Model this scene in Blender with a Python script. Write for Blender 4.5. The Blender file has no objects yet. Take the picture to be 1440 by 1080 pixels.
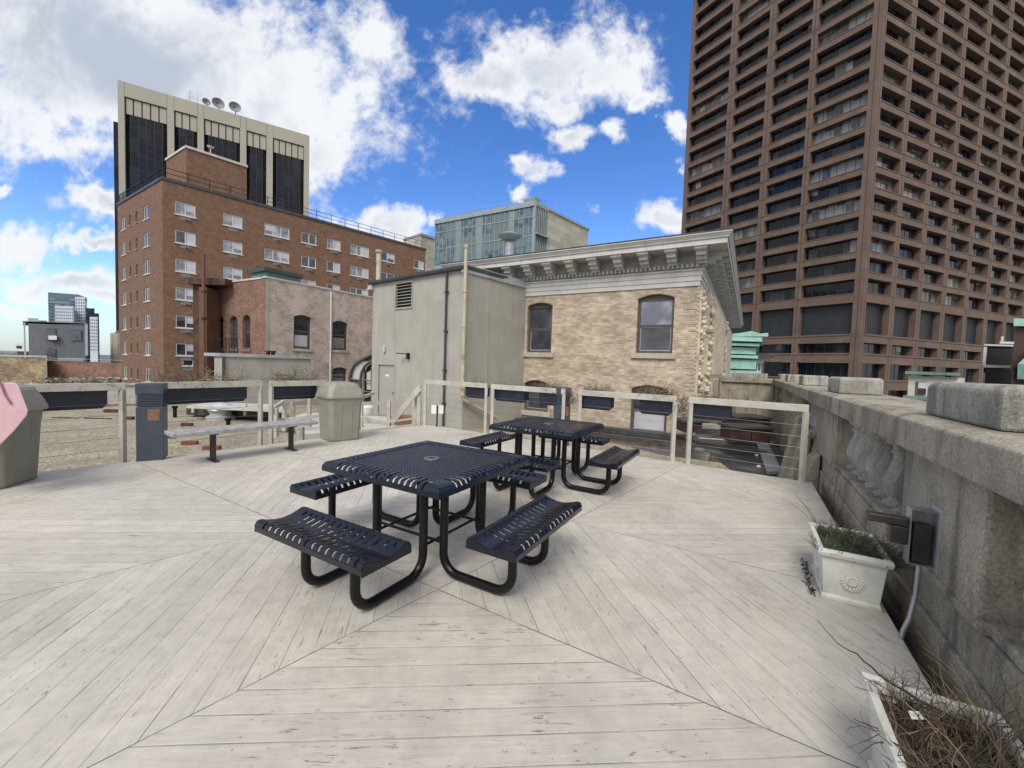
import bpy, bmesh, math, random
from math import sin, cos, radians as rad, pi, atan2, sqrt, tan
from mathutils import Vector, Matrix
random.seed(7)
S = bpy.context.scene
COL = S.collection

# ------------------------------------------------------------------ camera
EYE = Vector((0, 0, 1.5))
FPX, PITCH, ROLL = 575.0, rad(2.7), rad(1.85)
_fw = Vector((0, cos(PITCH), -sin(PITCH))); _rt = Vector((1, 0, 0)); _up = _rt.cross(_fw)
RT = _rt * cos(ROLL) + _up * sin(ROLL); UP = -_rt * sin(ROLL) + _up * cos(ROLL); FW = _fw
cd = bpy.data.cameras.new('camera'); cam = bpy.data.objects.new('camera', cd); COL.objects.link(cam)
cd.sensor_width = 36; cd.sensor_fit = 'HORIZONTAL'; cd.lens = FPX / 1440 * 36
cd.clip_start = 0.05; cd.clip_end = 9000
m = Matrix((RT, UP, -FW)).transposed().to_4x4(); m.translation = EYE; cam.matrix_world = m
S.camera = cam

def ray(px, py):
    return RT * ((px - 720) / FPX) - UP * ((py - 540) / FPX) + FW
def atz(px, py, z):
    d = ray(px, py); return EYE + d * ((z - EYE.z) / d.z)
def aty(px, py, y):
    d = ray(px, py); return EYE + d * (y / d.y)

# ------------------------------------------------------------------ sun
SUN_AZ, SUN_EL = 196.0, 48.0        # compass azimuth from +Y clockwise
sl = bpy.data.lights.new('sun', 'SUN'); so = bpy.data.objects.new('sun', sl); COL.objects.link(so)
sl.energy = 1.6; sl.angle = rad(26); sl.color = (1, .945, .86)
sd = Vector((sin(rad(SUN_AZ)) * cos(rad(SUN_EL)), cos(rad(SUN_AZ)) * cos(rad(SUN_EL)), sin(rad(SUN_EL))))
so.rotation_euler = sd.to_track_quat('Z', 'Y').to_euler()
S.view_settings.view_transform = 'Standard'; S.view_settings.look = 'None'
S.view_settings.exposure = 0.78; S.view_settings.gamma = 1

# ------------------------------------------------------------------ node helpers
class N:
    def __init__(s, nt): s.t = nt; s.n = nt.nodes; s.l = nt.links
    def new(s, typ, **kw):
        x = s.n.new(typ)
        for k, v in kw.items(): setattr(x, k, v)
        return x
    def put(s, sock, v):
        if hasattr(v, 'is_output') or isinstance(v, bpy.types.NodeSocket): s.l.new(v, sock)
        else: sock.default_value = v
    def math(s, op, a, b=0.0, c=0.0, clamp=False):
        x = s.new('ShaderNodeMath', operation=op, use_clamp=clamp)
        s.put(x.inputs[0], a); s.put(x.inputs[1], b); s.put(x.inputs[2], c); return x.outputs[0]
    def dot(s, a, v):
        x = s.new('ShaderNodeVectorMath', operation='DOT_PRODUCT'); s.put(x.inputs[0], a); s.put(x.inputs[1], v); return x.outputs['Value']
    def xyz(s, x=0.0, y=0.0, z=0.0):
        q = s.new('ShaderNodeCombineXYZ'); s.put(q.inputs[0], x); s.put(q.inputs[1], y); s.put(q.inputs[2], z); return q.outputs[0]
    def noise(s, vec, scale, detail=4.0, rough=.55, dist=0.0):
        x = s.new('ShaderNodeTexNoise'); s.put(x.inputs['Vector'], vec); x.inputs['Scale'].default_value = scale
        x.inputs['Detail'].default_value = detail; x.inputs['Roughness'].default_value = rough; x.inputs['Distortion'].default_value = dist
        return x.outputs[0]
    def ramp(s, v, a, b, lo=0.0, hi=1.0, smooth=True):
        x = s.new('ShaderNodeMapRange'); x.interpolation_type = 'SMOOTHSTEP' if smooth else 'LINEAR'
        s.put(x.inputs[0], v); s.put(x.inputs[1], a); s.put(x.inputs[2], b); s.put(x.inputs[3], lo); s.put(x.inputs[4], hi); return x.outputs[0]
    def mix(s, f, a, b):
        x = s.new('ShaderNodeMix', data_type='RGBA'); s.put(x.inputs[0], f)
        s.put(x.inputs[6], a if not isinstance(a, tuple) else (*a[:3], 1)); s.put(x.inputs[7], b if not isinstance(b, tuple) else (*b[:3], 1))
        return x.outputs[2]
    def mul(s, col, v):      # colour times scalar
        x = s.new('ShaderNodeVectorMath', operation='SCALE'); s.put(x.inputs[0], col if not isinstance(col, tuple) else col[:3]); s.put(x.inputs['Scale'], v); return x.outputs[0]
    def pos(s): return s.new('ShaderNodeNewGeometry').outputs['Position']
    def obj(s): return s.new('ShaderNodeTexCoord').outputs['Object']
    def sep(s, v):
        x = s.new('ShaderNodeSeparateXYZ'); s.put(x.inputs[0], v); return x.outputs

# ------------------------------------------------------------------ world: sky with cumulus clouds at infinity, fill clouds added out of view
W = bpy.data.worlds.new('World'); S.world = W; W.use_nodes = True
w = N(W.node_tree); w.n.clear()
wout = w.new('ShaderNodeOutputWorld'); bg = w.new('ShaderNodeBackground'); w.l.new(bg.outputs[0], wout.inputs[0])
sky = w.new('ShaderNodeTexSky', sky_type='NISHITA'); sky.sun_disc = False
sky.sun_elevation = rad(SUN_EL); sky.sun_rotation = rad(SUN_AZ); sky.air_density = 1.0; sky.dust_density = .2; sky.ozone_density = 2.2
bg.inputs[1].default_value = 0.105
D = w.new('ShaderNodeTexCoord').outputs['Generated']
dx, dy, dz = w.sep(D)
ysafe = w.math('MAXIMUM', dy, .06)
gu = w.math('DIVIDE', dx, ysafe); gv = w.math('DIVIDE', dz, ysafe)
zz = w.math('ADD', w.math('MAXIMUM', dz, 0.0), .16)
plane_v = w.xyz(w.math('DIVIDE', dx, zz), w.math('DIVIDE', dy, zz), 0.0)
guv = w.xyz(gu, gv, 0.0)
wa = w.noise(guv, 4.0, 5, .6); wb = w.noise(w.xyz(gv, gu, 3.1), 4.0, 5, .6)
gu0, gv0 = gu, gv
gu = w.math('ADD', gu, w.math('MULTIPLY', w.math('SUBTRACT', wa, .5), .30)); gv = w.math('ADD', gv, w.math('MULTIPLY', w.math('SUBTRACT', wb, .5), .24))
n1 = w.noise(guv, 5.0, 9, .62, .35)
n2 = w.noise(guv, 19.0, 7, .62, .2)
CL = [ # px, py, rx, ry, tilt, weight
 (130, 60, 430, 165, 6, 1.5), (375, 125, 205, 120, 12, 1.35), (455, 205, 72, 72, 0, 1.25), (530, 45, 85, 60, -30, .9),
 (60, 200, 160, 55, 5, 1.2), (240, 225, 120, 40, 0, 1.0),
 (785, 95, 150, 72, -8, 1.3), (690, 122, 82, 46, 10, 1.3), (895, 85, 52, 44, -30, .9),
 (790, 145, 52, 28, 0, 1.1), (908, 138, 36, 22, -35, 1.15), (806, 193, 46, 28, 10, 1.15), (862, 190, 28, 20, 0, 1.1),
 (748, 228, 32, 28, 0, 1.15), (740, 262, 22, 12, 0, .9), (925, 312, 58, 34, 0, 1.35), (966, 166, 16, 24, 0, 1.0), (958, 228, 14, 16, 0, .9),
 (128, 288, 60, 28, 8, 1.25), (12, 258, 26, 14, 10, 1.1), (45, 335, 90, 32, 4, 1.15), (130, 342, 80, 16, 2, 1.2),
 (105, 400, 140, 30, 3, 1.1), (150, 425, 110, 28, 0, 1.0), (30, 440, 80, 14, 0, .8), (60, 372, 60, 10, 0, .7),
 (548, 320, 66, 32, 5, 1.4), (603, 302, 22, 16, 0, .9), (825, 300, 26, 8, -20, .6)]
acc = None
for (px, py, rx, ry, tl, wt) in CL:
    d = ray(px, py); cu, cv = d.x / d.y, d.z / d.y
    k = 1.0 / FPX
    a = w.math('SUBTRACT', gu, cu); b = w.math('SUBTRACT', gv, cv)
    ct, st = cos(rad(-tl - 1.85)), sin(rad(-tl - 1.85))
    a2 = w.math('ADD', w.math('MULTIPLY', a, ct / (rx * k)), w.math('MULTIPLY', b, st / (rx * k)))
    b2 = w.math('ADD', w.math('MULTIPLY', a, -st / (ry * k)), w.math('MULTIPLY', b, ct / (ry * k)))
    r2 = w.math('ADD', w.math('MULTIPLY', a2, a2), w.math('MULTIPLY', b2, b2))
    g = w.math('MULTIPLY', w.math('POWER', 2.718, w.math('MULTIPLY', r2, -1.1)), wt)
    acc = g if acc is None else w.math('MAXIMUM', acc, g)
nn = w.math('ADD', w.math('MULTIPLY', n1, .66), w.math('MULTIPLY', n2, .34))
dens = w.math('ADD', acc, w.math('MULTIPLY', w.math('SUBTRACT', nn, .5), 3.3))
front = w.ramp(dens, .36, 1.05)
front = w.math('MULTIPLY', front, w.ramp(acc, .06, .36))
front = w.math('MULTIPLY', front, w.ramp(dy, .08, .25))
np_ = w.noise(plane_v, .9, 7, .6, .2)
back = w.math('MULTIPLY', w.ramp(np_, .34, .50), w.math('MAXIMUM', w.ramp(dy, .25, .08), w.ramp(dz, .68, .85)))  # unseen clouds behind and overhead, added for neutral fill light
back = w.math('MULTIPLY', back, w.ramp(dz, -.02, .06))
mask = w.math('MAXIMUM', front, back)
thick = w.ramp(dens, .6, 2.1)
n3 = w.noise(guv, 2.4, 6, .5, .4)
shade = w.math('MULTIPLY', w.ramp(w.math('ADD', w.math('MULTIPLY', n3, .6), w.math('MULTIPLY', n1, .4)), .38, .62), w.ramp(acc, .75, 1.3))
lum = w.math('SUBTRACT', 1.0, w.math('MULTIPLY', shade, .46))
ccol = w.mix(w.ramp(lum, .5, 1.0), (2.9, 3.2, 3.75), (5.2, 5.3, 5.45))
sat = w.new('ShaderNodeHueSaturation'); sat.inputs['Saturation'].default_value = 1.28; sat.inputs['Value'].default_value = 1.0
w.l.new(sky.outputs[0], sat.inputs['Color'])
def tint(c):
    x = w.new('ShaderNodeVectorMath', operation='MULTIPLY'); w.put(x.inputs[0], c); w.put(x.inputs[1], w.xyz(.97, w.ramp(dz, .02, .30, 1.03, .87), 1.04)); return x.outputs[0]
skyc = w.mix(w.ramp(dz, -.02, .14, .7, .0), w.mix(1.0, w.mul(sat.outputs[0], w.ramp(dz, .0, .6, 1.1, 1.42)), (0, 0, 0)) if 0 else tint(w.mul(sat.outputs[0], w.ramp(dz, .0, .6, 1.15, 1.05))), (1.9, 2.75, 4.0))
ccol = w.mix(w.math('MULTIPLY', back, w.math('SUBTRACT', 1.0, front)), ccol, (5.6, 5.35, 5.0))  # the added fill clouds are tinted warm to offset blue skylight
w.l.new(w.mix(w.math('MULTIPLY', mask, .97), skyc, ccol), bg.inputs[0])

# ------------------------------------------------------------------ materials
MATS = {}
def base_mat(name, rough=.7, metal=0.0, spec=.5):
    mt = bpy.data.materials.new(name); mt.use_nodes = True; n = N(mt.node_tree)
    p = mt.node_tree.nodes['Principled BSDF']; p.inputs['Roughness'].default_value = rough
    p.inputs['Metallic'].default_value = metal; p.inputs['Specular IOR Level'].default_value = spec
    return mt, n, p
def bump(n, p, h, dist=.01, strength=1.0):
    b = n.new('ShaderNodeBump'); b.inputs['Strength'].default_value = strength; b.inputs['Distance'].default_value = dist
    n.put(b.inputs['Height'], h); n.l.new(b.outputs[0], p.inputs['Normal'])
def plain(name, c, rough=.7, var=.15, scale=3.0, metal=0.0, fine=0.0, bumpd=0.0, c2=None, spec=.5, streak=0.0):
    """painted / cast surface with soft blotches, optional second colour patches, fine grain, vertical streaks"""
    if name in MATS: return MATS[name]
    mt, n, p = base_mat(name, rough, metal, spec); P = n.pos()
    f = n.noise(P, scale, 5, .6)
    col = n.mix(n.ramp(f, .3, .7), tuple(x * (1 - var) for x in c), tuple(min(1, x * (1 + var)) for x in c))
    if c2: col = n.mix(n.ramp(n.noise(P, scale * .6, 6, .65, .4), .52, .66), col, c2)
    if streak:
        sp = n.sep(P); v = n.xyz(n.math('MULTIPLY', sp[0], 4), n.math('MULTIPLY', sp[1], 4), n.math('MULTIPLY', sp[2], .35))
        col = n.mix(n.math('MULTIPLY', n.ramp(n.noise(v, 1.2, 5, .6), .5, .72), streak), col, tuple(x * .45 for x in c))
    if fine:
        g = n.noise(P, 90, 3, .7); col = n.mul(col, n.ramp(g, .3, .7, 1 - fine, 1 + fine))
        if bumpd: bump(n, p, g, bumpd)
    elif bumpd: bump(n, p, n.noise(P, scale * 8, 4, .6), bumpd)
    n.l.new(col, p.inputs['Base Color']); n.put(p.inputs['Roughness'], n.ramp(f, .3, .7, rough * .85, min(1, rough * 1.12)))
    MATS[name] = mt; return mt
def brick(name, cols, mortar, az, bw=.21, bh=.072, mort=.012, noise_c=None, noise_amt=.5, contrast=1.0, dirt=0.3):
    mt, n, p = base_mat(name, .88); P = n.pos()
    a = rad(az); u = n.dot(P, (sin(a) + cos(a), cos(a) - sin(a), 0)); z = n.sep(P)[2]
    t = n.new('ShaderNodeTexBrick'); n.put(t.inputs['Vector'], n.xyz(u, z, 0)); t.offset = .5
    t.inputs['Scale'].default_value = 1; t.inputs['Brick Width'].default_value = bw; t.inputs['Row Height'].default_value = bh
    t.inputs['Mortar Size'].default_value = mort; t.inputs['Mortar Smooth'].default_value = .4; t.inputs['Bias'].default_value = 0
    t.inputs['Color1'].default_value = (*cols[0], 1); t.inputs['Color2'].default_value = (*cols[1], 1); t.inputs['Mortar'].default_value = (*mortar, 1)
    row = n.math('FLOOR', n.math('DIVIDE', z, bh)); cl = n.math('FLOOR', n.math('ADD', n.math('DIVIDE', u, bw), n.math('MULTIPLY', n.math('MODULO', row, 2.0), .5)))
    wn = n.new('ShaderNodeTexWhiteNoise'); wn.noise_dimensions = '2D'; n.put(wn.inputs['Vector'], n.xyz(cl, row, 0))
    col = n.mul(t.outputs[0], n.ramp(wn.outputs[0], 0.0, 1.0, .80, 1.17, smooth=False))
    v = n.xyz(n.math('MULTIPLY', u, .9), n.math('MULTIPLY', z, 1.3), 0)
    col = n.mul(col, n.ramp(n.noise(v, 1.3, 6, .65), .3, .7, 1 - dirt, 1 + dirt * .7))
    if noise_c: col = n.mix(n.math('MULTIPLY', n.ramp(n.noise(n.xyz(u, z, 0), .9, 7, .7, .6), .42, .62), noise_amt), col, noise_c)
    n.l.new(col, p.inputs['Base Color']); bump(n, p, t.outputs['Fac'], -.006)
    return mt
def glass_mat(name, c, rough=.04, spec=.6, blinds=None, cell=(1.2, 1.3), frac=.3, az=0):
    """window pane seen from outside: dark reflective surface, some cells with blinds behind"""
    mt, n, p = base_mat(name, rough, 0, spec); P = n.pos()
    col = n.mix(n.ramp(n.noise(P, 1.1, 3, .6), .35, .65), tuple(x * .55 for x in c), tuple(x * 1.4 for x in c))
    if blinds:
        a = rad(az); u = n.dot(P, (sin(a) + cos(a), cos(a) - sin(a), 0)); z = n.sep(P)[2]
        wn = n.new('ShaderNodeTexWhiteNoise'); wn.noise_dimensions = '2D'
        n.put(wn.inputs['Vector'], n.xyz(n.math('FLOOR', n.math('DIVIDE', u, cell[0])), n.math('FLOOR', n.math('DIVIDE', z, cell[1])), 0))
        col = n.mix(n.math('LESS_THAN', wn.outputs[0], frac), col, blinds)
    n.l.new(col, p.inputs['Base Color'])
    bump(n, p, n.noise(P, .8, 2, .5), .02, .35)
    return mt

WHITE = plain('white_paint', (.62, .62, .60), .5, .06, 4)
def deck_material():
    mt, n, p = base_mat('painted_deck_boards', .62, 0, .35); P = n.pos(); X, Y, Z = n.sep(P)
    A = n.dot(P, (cos(rad(40)), -sin(rad(40)), 0)); B = n.dot(P, (sin(rad(32)), cos(rad(32)), 0))
    cnt = None; seam = None
    wob = n.math('MULTIPLY', n.math('SUBTRACT', n.noise(P, 1.2, 2), .5), .012)
    for coord, vals in ((A, (-6.2, -3.80, -2.04)), (B, (2.0, 3.64, 5.62))):
        for v in vals:
            g = n.math('GREATER_THAN', coord, v); cnt = g if cnt is None else n.math('ADD', cnt, g)
            s = n.math('LESS_THAN', n.math('ABSOLUTE', n.math('SUBTRACT', n.math('ADD', coord, wob), v)), .0032)
            seam = s if seam is None else n.math('MAXIMUM', seam, s)
    par = n.math('MODULO', cnt, 2.0)               # 1: boards run across, 0: boards run away from the viewer
    hx = n.dot(P, (sin(rad(-4)), cos(rad(-4)), 0)); hl = n.dot(P, (cos(rad(-4)), -sin(rad(-4)), 0))
    nx = n.dot(P, (cos(rad(-12)), -sin(rad(-12)), 0)); nl = n.dot(P, (sin(rad(-12)), cos(rad(-12)), 0))
    def sel(a, b):
        return n.math('ADD', n.math('MULTIPLY', a, par), n.math('MULTIPLY', b, n.math('SUBTRACT', 1.0, par)))
    q = sel(hx, nx); l = sel(hl, nl)
    q = n.math('ADD', q, n.math('MULTIPLY', n.math('SUBTRACT', n.noise(n.xyz(n.math('MULTIPLY', l, .8), n.math('FLOOR', n.math('DIVIDE', q, .132)), 0), 1.0, 2), .5), .006))
    bi = n.math('DIVIDE', q, .132); fi = n.math('FLOOR', bi); fr = n.math('FRACT', bi)
    e = n.math('MULTIPLY', n.math('MINIMUM', fr, n.math('SUBTRACT', 1.0, fr)), .138)
    wn = n.new('ShaderNodeTexWhiteNoise'); wn.noise_dimensions = '2D'; n.put(wn.inputs['Vector'], n.xyz(fi, par, 0)); rnd = wn.outputs[0]
    # gap width differs from board to board and along it, some gaps are painted shut
    gw = n.math('MULTIPLY', n.ramp(n.noise(n.xyz(n.math('MULTIPLY', l, 1.3), n.math('MULTIPLY', fi, 3.7), 0), 1.3, 4, .6), .42, .80), .0044)
    gap = n.ramp(e, n.math('MULTIPLY', gw, .45), gw, 1.0, 0.0)
    gap = n.math('MULTIPLY', gap, n.math('GREATER_THAN', gw, .0004))
    grv = n.ramp(e, .001, .007, 1.0, 0.0)
    gvec = n.xyz(n.math('MULTIPLY', l, 2.0), n.math('MULTIPLY', q, 42.0), n.math('MULTIPLY', fi, 5.1))
    grain = n.noise(gvec, 1.0, 6, .7, .4)
    fineg = n.noise(n.xyz(n.math('MULTIPLY', l, 6.0), n.math('MULTIPLY', q, 130.0), fi), 1.0, 3, .7)
    big = n.noise(P, .55, 5, .6); mid = n.noise(P, 2.3, 5, .65)
    col = n.mix(n.ramp(rnd, 0.0, 1.0, smooth=False), (.46, .437, .392), (.515, .490, .442))
    col = n.mul(col, n.ramp(grain, .25, .75, .92, 1.06)); col = n.mul(col, n.ramp(fineg, .3, .7, .95, 1.05))
    col = n.mul(col, n.ramp(big, .3, .7, .93, 1.07))
    col = n.mix(n.math('MULTIPLY', n.ramp(mid, .60, .74), .35), col, (.36, .33, .31))
    col = n.mul(col, n.ramp(n.noise(P, 14, 5, .7), .3, .7, .95, 1.05)); col = n.mul(col, n.ramp(n.noise(P, 4.2, 5, .68, .5), .32, .68, .93, 1.06))
    patch = n.math('MULTIPLY', n.ramp(n.noise(P, 1.15, 6, .72, .8), .56, .63), n.ramp(n.noise(gvec, 1.5, 4, .6), .3, .6, .35, 1.0))
    col = n.mix(n.math('MULTIPLY', patch, .5), col, (.40, .365, .325))
    traf = n.ramp(n.noise(P, .8, 3, .5), .5, .68)
    col = n.mul(col, n.ramp(traf, 0.0, 1.0, 1.0, .90))
    # worn spots: bare grey wood with short splits along the grain
    worn = n.math('MULTIPLY', n.ramp(n.noise(P, 1.7, 4, .6), .44, .60), n.ramp(n.noise(n.xyz(n.math('MULTIPLY', l, 6.0), n.math('MULTIPLY', q, 48.0), fi), 1.0, 5, .75, .8), .585, .64))
    col = n.mix(n.math('MULTIPLY', worn, .8), col, (.135, .12, .105))
    chips = n.math('MULTIPLY', n.ramp(n.noise(n.xyz(n.math('MULTIPLY', l, 14.0), n.math('MULTIPLY', q, 38.0), 3.0), 1.0, 3, .6), .655, .69), n.ramp(n.noise(P, .9, 3), .38, .5))
    col = n.mix(n.math('MULTIPLY', chips, .7), col, (.17, .15, .135))
    col = n.mix(n.math('MULTIPLY', grv, .14), col, (.2, .18, .16))
    su = n.math('SUBTRACT', n.math('FRACT', n.math('DIVIDE', l, .61)), .5); su = n.math('MULTIPLY', su, .61)
    sv_ = n.math('SUBTRACT', n.math('ABSOLUTE', n.math('SUBTRACT', fr, .5)), .30); sv_ = n.math('MULTIPLY', sv_, .138)
    sr = n.math('SQRT', n.math('ADD', n.math('MULTIPLY', su, su), n.math('MULTIPLY', sv_, sv_)))
    screw = n.math('MULTIPLY', n.math('LESS_THAN', sr, .0048), n.math('GREATER_THAN', n.noise(P, 9.0, 2), .44))
    col = n.mix(n.math('MULTIPLY', screw, .55), col, (.14, .12, .10))
    dark = n.math('MAXIMUM', n.math('MULTIPLY', gap, .7), n.math('MULTIPLY', seam, n.ramp(n.noise(P, 2.5, 3), .3, .55, .3, .85)))
    col = n.mix(dark, col, (.05, .044, .04))
    n.l.new(col, p.inputs['Base Color'])
    hgt = n.math('SUBTRACT', n.math('ADD', n.math('MULTIPLY', grain, .25), n.math('MULTIPLY', rnd, .15)), n.math('ADD', dark, n.math('MULTIPLY', grv, .4)))
    bump(n, p, hgt, .004, .8)
    return mt
def gravel_material():
    mt, n, p = base_mat('roof_gravel', .95, 0, .2); P = n.pos()
    v = n.new('ShaderNodeTexVoronoi'); v.inputs['Scale'].default_value = 30; n.put(v.inputs['Vector'], P)
    s = n.sep(v.outputs['Color'])[0]
    col = n.mix(s, (.20, .18, .14), (.44, .40, .31))
    col = n.mul(col, n.ramp(n.noise(P, .7, 6, .7), .3, .7, .8, 1.15)); col = n.mul(col, n.ramp(n.noise(P, 7, 4, .7), .35, .65, .86, 1.1))
    col = n.mix(n.math('MULTIPLY', n.ramp(n.noise(P, 3.1, 5, .7, .6), .60, .70), .3), col, (.12, .105, .08))
    n.l.new(col, p.inputs['Base Color']); bump(n, p, v.outputs['Distance'], -.02)
    return mt
def stone_material(name='weathered_stone', c=(.37, .335, .275), dark=(.085, .076, .062), lich=(.50, .46, .36)):
    mt, n, p = base_mat(name, .93, 0, .2); P = n.pos(); X, Y, Z = n.sep(P)
    col = n.mix(n.ramp(n.noise(P, 2.0, 6, .65), .3, .7), tuple(x * .62 for x in c), tuple(x * 1.15 for x in c))
    sv = n.xyz(n.math('MULTIPLY', X, 5), n.math('MULTIPLY', Y, 5), n.math('MULTIPLY', Z, .7))
    col = n.mix(n.math('MULTIPLY', n.ramp(n.noise(sv, 1.0, 6, .65, .3), .50, .68), .62), col, dark)
    col = n.mix(n.math('MULTIPLY', n.ramp(n.noise(sv, 1.4, 4, .6), .60, .70), .35), col, lich)
    sp = n.noise(P, 70, 3, .75); col = n.mul(col, n.ramp(sp, .3, .72, .72, 1.24))
    col = n.mix(n.math('MULTIPLY', n.ramp(n.noise(P, 38, 2, .6), .63, .70), .40), col, (.06, .055, .048))
    n.l.new(col, p.inputs['Base Color']); bump(n, p, n.math('ADD', sp, n.math('MULTIPLY', n.noise(P, 12, 4, .7), 2.0)), .008, .8)
    return mt

M = {}
M['deck'] = deck_material(); M['gravel'] = gravel_material(); M['stone'] = stone_material()
M['stone_pale'] = stone_material('pale_lichen_lit_stone', (.40, .385, .34), (.07, .065, .06), (.5, .48, .42))
M['blue'] = plain('dark_blue_plastisol', (.0055, .0095, .021), .30, .25, 6, spec=.5, bumpd=.0015)
M['black'] = plain('black_powder_coat', (.004, .004, .005), .34, .2, 6, spec=.35)
M['seat'] = plain('black_blue_seat_coat', (.0045, .0065, .014), .30, .25, 6, spec=.45, bumpd=.0012)
M['rail'] = plain('rail_paint', (.47, .455, .405), .6, .10, 5, c2=(.38, .37, .33), spec=.3)
M['cable'] = plain('steel_cable', (.20, .20, .20), .35, .1, 4, metal=.8)
M['navy'] = plain('navy_trough_paint', (.012, .017, .032), .4, .25, 5)
M['bollard'] = plain('slate_blue_metal', (.050, .062, .088), .42, .12, 7)
M['copper'] = plain('copper_badge', (.22, .115, .07), .5, .25, 30)
M['bin'] = plain('taupe_plastic', (.215, .205, .165), .6, .08, 4)
M['bin_lid'] = plain('taupe_plastic_lid', (.27, .26, .215), .55, .08, 4)
M['bin_pale'] = plain('sage_plastic', (.265, .255, .21), .55, .07, 4)
M['pink'] = plain('pink_leather', (.55, .36, .40), .5, .06, 8, bumpd=.002)
M['strap'] = plain('grey_mauve_strap', (.22, .13, .16), .5, .1, 8)
M['wood_grey'] = plain('weathered_grey_wood', (.30, .30, .31), .8, .25, 9, fine=.25, bumpd=.003)
M['resin'] = plain('white_resin_planter', (.60, .60, .56), .55, .10, 6, c2=(.42, .43, .37), bumpd=.001)
M['soil'] = plain('dark_soil', (.055, .042, .032), 1, .4, 20, fine=.4, bumpd=.01)
M['heather'] = plain('heather_green', (.050, .072, .042), .8, .45, 20)
M['heather_brown'] = plain('heather_brown', (.11, .085, .05), .8, .4, 20)
M['twig'] = plain('dead_stems', (.17, .125, .085), .9, .4, 14)
M['twig_dark'] = plain('dark_stems', (.055, .040, .034), .9, .4, 14)
M['twig_pale'] = plain('straw_stems', (.30, .25, .16), .9, .35, 14)
M['galv'] = plain('galvanised_steel', (.36, .37, .39), .42, .15, 8, metal=.7)
M['bronze'] = plain('dark_bronze_metal', (.035, .030, .028), .45, .2, 6)
M['stucco'] = plain('grey_stucco', (.375, .365, .325), .92, .07, 1.3, c2=(.345, .335, .305), fine=.08, bumpd=.004, streak=.22)
M['flash'] = plain('dark_flashing', (.05, .052, .055), .5, .25, 2)
M['flash_pale'] = plain('pale_flashing', (.42, .44, .46), .45, .15, 2, metal=.3)
M['door'] = plain('grey_door_paint', (.36, .345, .325), .6, .05, 3)
M['pipe_cream'] = plain('cream_pipe_paint', (.50, .46, .34), .6, .12, 2, c2=(.32, .24, .15))
M['rust'] = plain('rusty_steel', (.085, .042, .028), .85, .45, 2.5, c2=(.03, .022, .02), streak=.5)
M['mem'] = plain('dark_roof_membrane', (.045, .045, .047), .55, .45, .9, c2=(.14, .14, .14), bumpd=.01)
M['bronzebrick'] = plain('red_brown_cabinet', (.050, .026, .021), .6, .25, 3)
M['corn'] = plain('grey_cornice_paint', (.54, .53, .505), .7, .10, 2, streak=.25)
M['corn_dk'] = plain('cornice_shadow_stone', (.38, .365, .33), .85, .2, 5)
M['terra'] = plain('cream_terracotta', (.56, .49, .38), .85, .15, 4, c2=(.40, .35, .27), bumpd=.01)
M['green'] = plain('copper_verdigris', (.30, .52, .44), .7, .12, 1.2, c2=(.22, .42, .36))
M['green_roof'] = plain('verdigris_roof', (.11, .20, .165), .7, .25, 1.0)
M['brick_buff'] = brick('buff_brick', ((.54, .45, .34), (.41, .32, .235)), (.48, .42, .34), 30, .21, .07, .012, dirt=.22)
M['brick_red'] = brick('red_brick', ((.235, .120, .072), (.17, .084, .052)), (.22, .15, .105), 37, .22, .075, .012, dirt=.16)
M['brick_red_l'] = brick('red_brick_sunlit_side', ((.235, .125, .078), (.17, .088, .056)), (.21, .15, .11), 37, .22, .075, .012, dirt=.16)
M['brick_grey'] = brick('worn_grey_brick', ((.48, .40, .325), (.39, .32, .26)), (.50, .44, .37), 31, .22, .075, .014, (.66, .49, .45), .8, dirt=.2)
M['brick_pinkred'] = brick('faded_red_brick', ((.26, .14, .095), (.20, .105, .075)), (.28, .20, .155), 31, .22, .075, .012, dirt=.22)
M['brick_yellow'] = brick('yellow_rubble_brick', ((.40, .34, .20), (.30, .22, .12)), (.34, .29, .19), 80, .3, .1, .02, (.12, .06, .04), .5, dirt=.4)
M['limestone'] = brick('limestone_panels', ((.46, .44, .37), (.43, .41, .345)), (.33, .31, .26), 42, 2.2, .9, .02, dirt=.08)
M['concrete'] = plain('beige_concrete', (.40, .385, .32), .85, .06, .15, streak=.10)
M['concrete_dk'] = plain('shadow_concrete_groove', (.13, .125, .11), .9, .1, .3)
M['granite'] = plain('brown_granite', (.135, .091, .070), .72, .16, .35, c2=(.168, .118, .092), fine=0, streak=.12)
M['granite_dk'] = plain('granite_joint', (.05, .034, .028), .8, .2, 1)
M['glass_m'] = glass_mat('tinted_office_glass', (.006, .009, .016), .06, .28, (.035, .037, .038), (1.55, 3.62), .25, 68)
M['glass_m2'] = glass_mat('office_glass_with_blinds', (.07, .07, .068), .05, .5, (.20, .20, .19), (1.55, 3.62), .5, 68)
M['louver_dark'] = plain('black_louvre_panel', (.020, .024, .031), .5, .2, .6, streak=.3)
M['glass_t'] = glass_mat('dark_bronze_glass', (.010, .009, .011), .12, .35, (.016, .020, .028), (2.4, 3.5), .22, 56.5)
M['mullion_dk'] = plain('dark_mullion', (.03, .03, .033), .5, .1, 1)
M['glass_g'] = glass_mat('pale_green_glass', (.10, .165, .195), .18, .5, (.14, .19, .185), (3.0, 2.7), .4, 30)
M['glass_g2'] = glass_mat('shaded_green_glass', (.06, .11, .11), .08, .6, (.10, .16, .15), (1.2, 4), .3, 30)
M['alu'] = plain('aluminium_mullion', (.28, .33, .335), .4, .08, 1)
M['pane'] = glass_mat('window_pane', (.05, .055, .07), .03, .75)
M['pane_b'] = plain('white_blind_sky_sheen', (.50, .50, .54), .25, .12, 1.2, spec=.8)
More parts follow.
